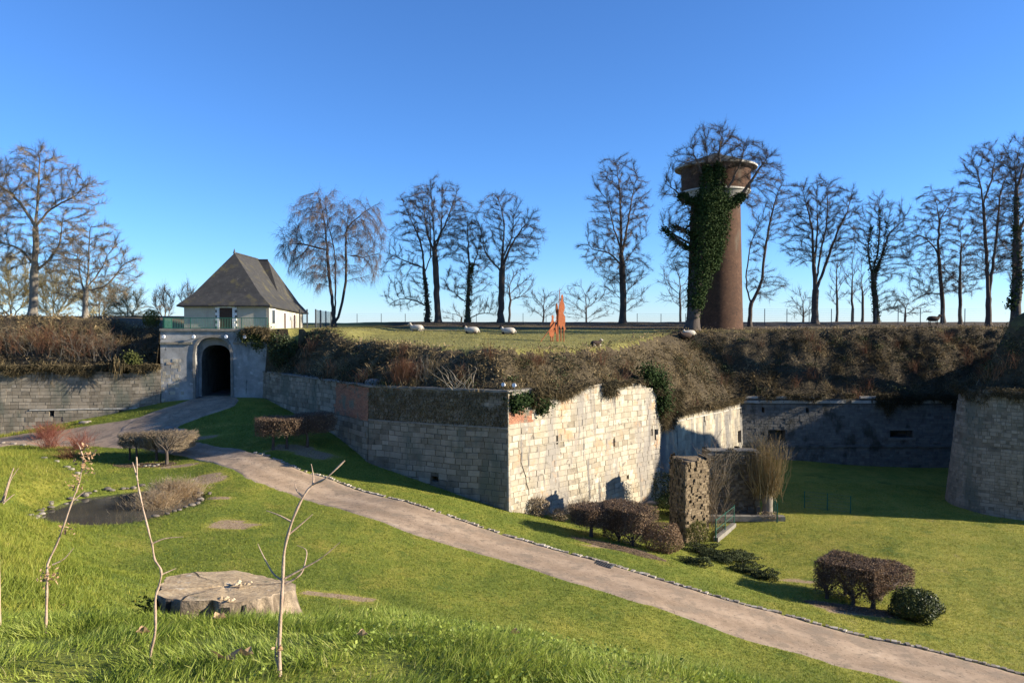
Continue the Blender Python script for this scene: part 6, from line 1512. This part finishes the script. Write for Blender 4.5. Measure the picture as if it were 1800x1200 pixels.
# ---------------------------------------------------------------- foreground: stump, saplings, grass, leaves
sc_ = np.array([at(393, 1030, 6.75)[0], 6.75]); szt = -(1033 - HY) / FPX * 6.75
st = thing('tree_stump', (sc_[0], sc_[1], szt - .35), 'broad weathered tree stump with a cracked flat top in the long grass', 'stump')
n = 96; th = np.linspace(0, 2 * math.pi, n, endpoint=False)
lob = 1 + .05 * np.sin(3 * th + 1) + .04 * np.sin(5 * th) + .03 * np.sin(11 * th + 2) + .02 * np.sin(23 * th)
rx, ry = .585, .46
def sring(f, z, wob=0.0, k=0):
    return np.stack([sc_[0] + rx * lob * f * np.cos(th), sc_[1] + ry * lob * f * np.sin(th), z + wob * (vnoise(th * 3, th * 0 + k, 1, 2) - .5) + .05 * np.cos(th) * 0 - .03 * np.sin(th) * f + (-.04 * np.cos(th) * f)], 1)
mb = MB(); rows = [sring(f, szt, .006 + .008 * f, 3) + np.stack([0 * th, 0 * th, .006 * (vnoise(th * 9, th * 0 + f * 40, 1, 4) - .5)], 1) for f in np.linspace(.03, 1, 26)]
V = np.concatenate(rows); k = np.arange(n); k2 = (k + 1) % n
mb.add(V, np.concatenate([np.stack([k + i * n, k2 + i * n, k2 + (i + 1) * n, k + (i + 1) * n], 1) for i in range(25)]), np.repeat(.5 + .35 * np.sin(np.linspace(0, 60, 26)), n)); mb.add(V[:n], [list(range(n))[::-1]], .4)
mb.build('cut_top', M['cutwood'], st, True)
for a_, f0, f1, w_ in [(.35, .1, .97, .006), (2.4, .15, .99, .006), (4.4, .45, 1.0, .008)]:
    ff = np.linspace(f0, f1, 9); aa = a_ + .06 * np.sin(ff * 9 + a_)
    lb_ = np.interp(aa % 6.2832, th, lob)
    c_ = np.stack([sc_[0] + rx * lb_ * ff * np.cos(aa), sc_[1] + ry * lb_ * ff * np.sin(aa), szt + .009 - .03 * np.sin(aa) * ff - .04 * np.cos(aa) * ff], 1)
    nn_ = np.stack([-np.sin(aa), np.cos(aa), 0 * aa], 1) * (w_ * (ff * .8 + .2))[:, None]
    mb = MB(); V = np.concatenate([c_ - nn_, c_ + nn_]); mb.add(V, [[j, j + 1, j + 10, j + 9] for j in range(8)], .1); mb.build('radial_crack', M['dark'], st)
mb = MB(); rows = []
for i, (dz, f) in enumerate([(0, 1.0), (-.012, 1.012), (-.09, 1.0), (-.16, 1.01), (-.24, 1.06), (-.34, 1.16), (-.5, 1.3), (-.9, 1.35)]):
    r_ = sring(f + ((vnoise(th * 5, th * 0 + i * .25, 1, 3) - .5) * .06 + (vnoise(th * 16, th * 0 + i * .2, 1, 5) - .5) * .07) * min(i, 3) * .7, szt + dz, .014 if i == 0 else .04, 3 if i == 0 else 5); rows.append(r_)
rows[0] = sring(1.0, szt, .014, 3) + np.stack([0 * th, 0 * th, .006 * (vnoise(th * 9, th * 0 + 40, 1, 4) - .5)], 1)
V = np.concatenate(rows); mb.add(V, np.concatenate([np.stack([k + i * n, k + (i + 1) * n, k2 + (i + 1) * n, k2 + i * n], 1) for i in range(len(rows) - 1)]), rng.random(len(V)))
mb.build('bark', M['stumpbark'], st, True)
mb = MB()
for (a, b, w_) in [(3.6, 3.95, .05), (4.2, 4.3, .04), (5.0, 5.12, .035), (5.35, 5.42, .03)]:
    aa = np.linspace(a, b, 5); i = (aa / (2 * math.pi) * n).astype(int) % n
    top = rows[1][i] * 1.0; bot = rows[4][i] + [0, -.02, 0]; top = top + [0, -.012, -.02]
    mb = MB(); V = np.concatenate([top, bot]); mb.add(V, [[j, j + 1, j + 6, j + 5] for j in range(4)], .1); mb.build('hollow', M['dark'], st)
for px, py, r_, lb in [(430, 1034, .05, None), (400, 1057, .045, None)]:
    mb = MB()
    c = at(px, py, 6.75 if py < 1050 else 6.35); c[2] = szt + .02
    for j in range(9):
        v = c + np.array([random.uniform(-r_, r_) * 1.6, random.uniform(-r_, r_), random.uniform(0, .012)]); th2 = np.linspace(0, 6.283, 9)[:-1]; rr = random.uniform(.015, .03)
        mb.add(np.concatenate([np.stack([v[0] + rr * np.cos(th2), v[1] + rr * np.sin(th2), np.full(8, v[2])], 1), [[v[0], v[1], v[2] + .015]]]), [[q_, (q_ + 1) % 8, 8] for q_ in range(8)], random.random())
    mb.build('bracket_fungus', M['straw'], st)
mb = MB(); c = np.array([sc_[0] - rx * .98, sc_[1] - .25, szt - .17])
for j in range(500):
    v = c + rng.normal(size=3) * [.06, .10, .07]; leaves(mb, v, .035, random.random())
tag(mb.build('moss', M['moss'], st), kind='stuff')

def sapling(label, Y, main, side, r0, leafs=(), top_r=.004, flush=0):
    X = ray(main[0][0], main[0][1])
    k = lambda p, dy=0: at(p[0], p[1], Y + dy)
    b = k(main[0]); zg_ = float(gz(np.array([b[0]]), np.array([b[1]]))[0])
    t = thing('sapling', (b[0], b[1], zg_), label, 'sapling', 'young saplings in the foreground')
    mb = MB()
    P = np.array([k(p, .02 * math.sin(i * 2.1)) for i, p in enumerate(main)])
    P = np.concatenate([[[P[0][0], P[0][1], min(zg_ - .08, P[0][2])]], P]) if P[0][2] > zg_ - .05 else P
    Ps = smooth_line(P, len(P) * 5); f = np.linspace(0, 1, len(Ps)); polytube(mb, Ps, r0 * (1 - f) + top_r * f + .0012 * np.sin(f * 60), 8); mb.build('stem', M['youngbark'], t, True)
    if side:
        for s in side:
            mb = MB(); Q = np.array([k(p[:2], (p[2] if len(p) > 2 else .02 * i)) for i, p in enumerate(s)]); Qs = smooth_line(Q, len(Q) * 4); f = np.linspace(0, 1, len(Qs)); polytube(mb, Qs, r0 * .42 * (1 - f) + .0015, 6); mb.build('side_branch', M['youngbark'], t, True)
    if leafs:
        mb = MB()
        for (px, py, s, c) in leafs:
            for j in range(int(c * 1.8)):
                p = k((px + random.gauss(0, s), py + random.gauss(0, s)), random.uniform(-.04, .04)); nn = unit(rng.normal(size=3)); a_ = unit(np.cross(nn, rng.normal(size=3))); b_ = np.cross(nn, a_); L = random.uniform(.018, .042)
                curl = nn * L * .3
                V = [p - a_ * L * .5, p - b_ * L * .25 + curl, p + b_ * L * .25 + curl * .6, p + a_ * L * .5 + curl]; mb.add(np.array(V), [[0, 1, 3], [0, 3, 2]], random.random())
        mb.build('dead_leaves', M['deadleaf'], t)
    return t
sapling('straightest sapling, forked at the top, standing in front of the stump', 4.1, [(492, 1196), (491, 1130), (494, 1070), (497, 1020), (500, 967), (513, 917), (533, 873), (550, 852), (573, 840), (606, 809)],
        [[(550, 852, 0), (551, 838), (547, 815)], [(533, 873, 0), (522, 862), (518, 848)], [(497, 1028, 0), (527, 1010), (537, 985), (538, 966), (522, 958)], [(497, 1018, 0), (530, 1000), (565, 980), (598, 952)], [(513, 917, 0), (490, 905), (468, 897)], [(497, 1020, 0), (480, 1007), (463, 977), (453, 955)], [(506, 940, 0), (528, 922), (550, 903)], [(492, 1180, 0), (484, 1150), (487, 1120)]], .0125, [(490, 1140, 5, 6)])
sapling('thin leafless sapling with one bend, rising in front of the left side of the stump', 4.3, [(262, 1198), (265, 1147), (273, 1107), (273, 1053), (280, 1027), (283, 1002), (272, 983), (268, 960), (263, 940), (250, 887), (242, 847), (240, 803)], [[(267, 955, 0), (290, 946), (322, 943)], [(282, 1010, 0), (296, 1004), (310, 998)], [(242, 845, 0), (237, 825), (233, 812)], [(262, 1190, 0), (264, 1150), (272, 1125)]], .0085, [(262, 1192, 3, 3)])
sapling('leaning sapling at the left holding clusters of dry brown leaves', 5.4, [(81, 1096), (82, 1050), (83, 1010), (84, 990), (100, 955), (115, 915), (127, 880), (140, 845), (147, 800)], [[(92, 992), (112, 982), (130, 962)], [(145, 800), (140, 785), (135, 778)], [(127, 880), (140, 870), (150, 862)]], .011, [(152, 795, 10, 26), (146, 815, 7, 14), (134, 850, 9, 14), (116, 930, 7, 12), (84, 1010, 9, 22), (78, 1022, 8, 10), (150, 830, 10, 10)])
sapling('short sapling cut off by the left edge of the photo', 5.8, [(-4, 905), (4, 880), (14, 850), (24, 822)], [[(6, 885), (18, 845), (33, 822)], [(8, 882), (20, 872), (26, 868)]], .012, [])
# the bottom of the short one stands outside the frame on the bank

# fallen leaves
for px, py, s, lb in [(398, 1172, .11, 'large curled dead leaf lying in the grass before the stump'), (432, 1166, .07, 'smaller dead leaf right of the large curled one'), (386, 1098, .08, 'pale dead leaf leaning against the stump foot'), (252, 1125, .07, 'yellowed leaf in the grass left of the stump'), (637, 1130, .06, 'small buff leaf among the grass tufts in the middle'), (905, 1125, .06, 'small buff leaf near the top of the grassy brow'), (110, 1068, .07, 'reddish dead leaf at the foot of the leaning sapling'), (138, 1062, .06, 'dark dead leaf right of the reddish one')]:
    p = ground(px, py, 3.0); p[2] += .05
    mb = MB(); n_ = 14; th2 = np.linspace(0, 2 * math.pi, n_, endpoint=False); rr = s * (.55 + .35 * np.cos(5 * th2 / 1.0) ** 2)
    V = np.stack([rr * np.cos(th2), rr * np.sin(th2) * .8, .35 * rr * np.cos(2 * th2) + .03], 1); a_ = random.uniform(0, 6); V = np.stack([V[:, 0] * math.cos(a_) - V[:, 1] * math.sin(a_), V[:, 0] * math.sin(a_) + V[:, 1] * math.cos(a_), V[:, 2]], 1)
    V[:, 2] += -V[:, 1] * .35
    mb.add(np.concatenate([V + p, [p]]), [[i, (i + 1) % n_, n_] for i in range(n_)], random.uniform(.4, .95))
    ident(mb.build('fallen_leaf', M['deadleaf']), lb, 'leaf', 'fallen leaves in the grass')

mbl = MB()
for i, (c, bx, by, rot) in enumerate(BEDS):
    mb = MB(); rr = np.linspace(0, 1, 9); aa = np.linspace(0, 2 * math.pi, 49)[:-1]
    R_, A_ = np.meshgrid(rr, aa, indexing='ij'); wob = 1 + .22 * (fbm(np.cos(A_) * 2 + i * 5, np.sin(A_) * 2, 1.2, 3) - .5)
    ex, ey = R_ * wob * bx * np.cos(A_), R_ * wob * by * np.sin(A_); X_ = c[0] + ex * math.cos(rot) - ey * math.sin(rot); Y_ = c[1] + ex * math.sin(rot) + ey * math.cos(rot)
    Z_ = gz(X_, Y_) + .03 - .07 * (R_ > .99); i_ = np.arange(9 * 48).reshape(9, 48); j_ = np.roll(i_, -1, 1)
    mb.add(np.stack([X_, Y_, Z_], -1).reshape(-1, 3), np.stack([i_[:-1], i_[1:], j_[1:], j_[:-1]], -1).reshape(-1, 4), .5)
    tag(mb.build('planting_bed', M['bed'], smooth=True), kind='structure')
    k_ = 900; q_ = rng.integers(0, X_.size, k_); P_ = np.stack([X_.ravel()[q_] + rng.normal(size=k_) * .2, Y_.ravel()[q_] + rng.normal(size=k_) * .2], 1); leaves(mbl, np.concatenate([P_, (gz(P_[:, 0], P_[:, 1]) + .05)[:, None]], 1), rng.uniform(.04, .09, k_), rng.random(k_), np.tile([0, 0, 1.], (k_, 1)), .5, .6)
tag(mbl.build('leaf_litter', M['beech']), kind='stuff')
# long grass on the brow: tufts of curved blades
def vis(x, y): return np.abs(x) < y * .74 + .4
N = 230000
y = 2.6 + rng.random(N) ** .8 * 8.0; x = (rng.random(N) * 2 - 1) * (y * .72 + .3)
tu_ = fbm(x, y, 1.6, 1); keep = rng.random(N) < np.clip(.42 + 1.9 * (tu_ - .33), .34, 1)
es = np.hypot((x - sc_[0]) / (rx * 1.08), (y - sc_[1]) / (ry * 1.08)); keep &= es > 1.0
x, y, tu_, es = x[keep], y[keep], tu_[keep], es[keep]; n = len(x); z = gz(x, y)
hL = (.03 + .32 * np.clip(tu_ - .30, 0, 1) ** 1.15) * rng.uniform(.5, 1.25, n) * sstep(11, 6.5, y) + .03
hL *= np.where(es < 1.5, .6, 1)
ang = fbm(x, y, .9, 5) * 12; D = np.stack([np.cos(ang) * .35 + rng.normal(size=n) * .35, np.sin(ang) * .3 + rng.normal(size=n) * .3, np.ones(n)], 1)
bend = np.stack([np.cos(ang) * .18 + rng.normal(size=n) * .16, np.sin(ang) * .15 + rng.normal(size=n) * .16 - .05, -rng.random(n) * .25], 1)
ti = np.clip(.34 + .95 * (fbm(x, y, 1.1, 3) - .42) + rng.normal(size=n) * .17 + (rng.random(n) < .13) * .55, 0, 1)
mb = MB(); blades(mb, np.stack([x, y, z - .01], 1), D, hL, rng.uniform(.0035, .008, n), bend, ti, 3)
# broad weed leaves among the tufts
m_ = 6500; y2 = 3.5 + rng.random(m_) * 4.2; x2 = (rng.random(m_) * 2 - 1) * y2 * .7; k_ = (fbm(x2, y2, 1.1, 6) > .52) & (np.hypot((x2 - sc_[0]) / (rx * 1.1), (y2 - sc_[1]) / (ry * 1.1)) > 1); x2, y2 = x2[k_], y2[k_]
leaves(mb, np.stack([x2, y2, gz(x2, y2) + rng.uniform(.02, .10, len(x2))], 1), rng.uniform(.016, .036, len(x2)), rng.uniform(.2, .7, len(x2)), np.tile([0, -.2, 1.], (len(x2), 1)), .3, .7)
tag(mb.build('long_grass', M['grass']), kind='stuff')
# short lawn blades
N = 260000
y = 9 + rng.random(N) ** .75 * 52; x = (rng.random(N) * 2 - 1) * y * .72
dd, _, _, _, _ = bdist(x, y); 
z = gz(x, y); e = pond_e(x, y)
def on_path(x, y):
    bad = np.zeros(len(x), bool)
    for A_, B_ in ((UPS, LOS), (smooth_line(BR_A, 40), smooth_line(BR_B, 40))):
        for i in range(0, len(A_) - 4, 4):
            quad = [A_[i], A_[i + 4], B_[i + 4], B_[i]]; q = np.array(quad); m = (x > q[:, 0].min()) & (x < q[:, 0].max()) & (y > q[:, 1].min()) & (y < q[:, 1].max())
            if m.any(): bad[m] |= inpoly(np.stack([x[m], y[m]], 1), quad)
    return bad
lt = lawn_tint(x, y); ok = (~inside(x, y)) & (e > 1.02) & ~on_path(x, y) & (rng.random(N) > np.clip((lt - .75) * 4, 0, .93))
x, y, z, lt = x[ok], y[ok], z[ok], lt[ok]; n = len(x)
ti = np.clip(lt * .95 + rng.normal(size=n) * .20, 0, 1); bank = sstep(-.50, -.66, x / y) * sstep(8, 14, y)
rep = 3; x, y, ti, bank = (np.repeat(v, rep) for v in (x, y, ti, bank)); n = len(x)
x = x + rng.normal(size=n) * .035; y = y + rng.normal(size=n) * .035; z = gz(x, y)
mb = MB(); blades(mb, np.stack([x, y, z - .01], 1), np.stack([rng.normal(size=n) * .5, rng.normal(size=n) * .5, np.ones(n)], 1), rng.uniform(.04, .11, n) * (1 + 1.6 * bank), rng.uniform(.012, .028, n), rng.normal(size=(n, 3)) * .2, np.clip(ti + rng.normal(size=n) * .05, 0, 1), 1)
tag(mb.build('lawn_grass', M['grass_short']), kind='stuff')
# tufts along the plateau meadow
N = 60000
x = rng.uniform(-18, 28, N); y = rng.uniform(48, 96, N); dd, _, _, ww, _ = bdist(x, y); ok = inside(x, y) & (dd > ww); x, y = x[ok], y[ok]; n = len(x)
mb = MB(); bt = bank_tint(x, y); blades(mb, np.stack([x, y, pz(x, y) - .01], 1), np.stack([rng.normal(size=n) * .4, rng.normal(size=n) * .4, np.ones(n)], 1), rng.uniform(.05, .14, n), .03, None, np.clip(bt + rng.normal(size=n) * .1, 0, 1), 1)
tag(mb.build('meadow_grass', M['field']), kind='stuff')
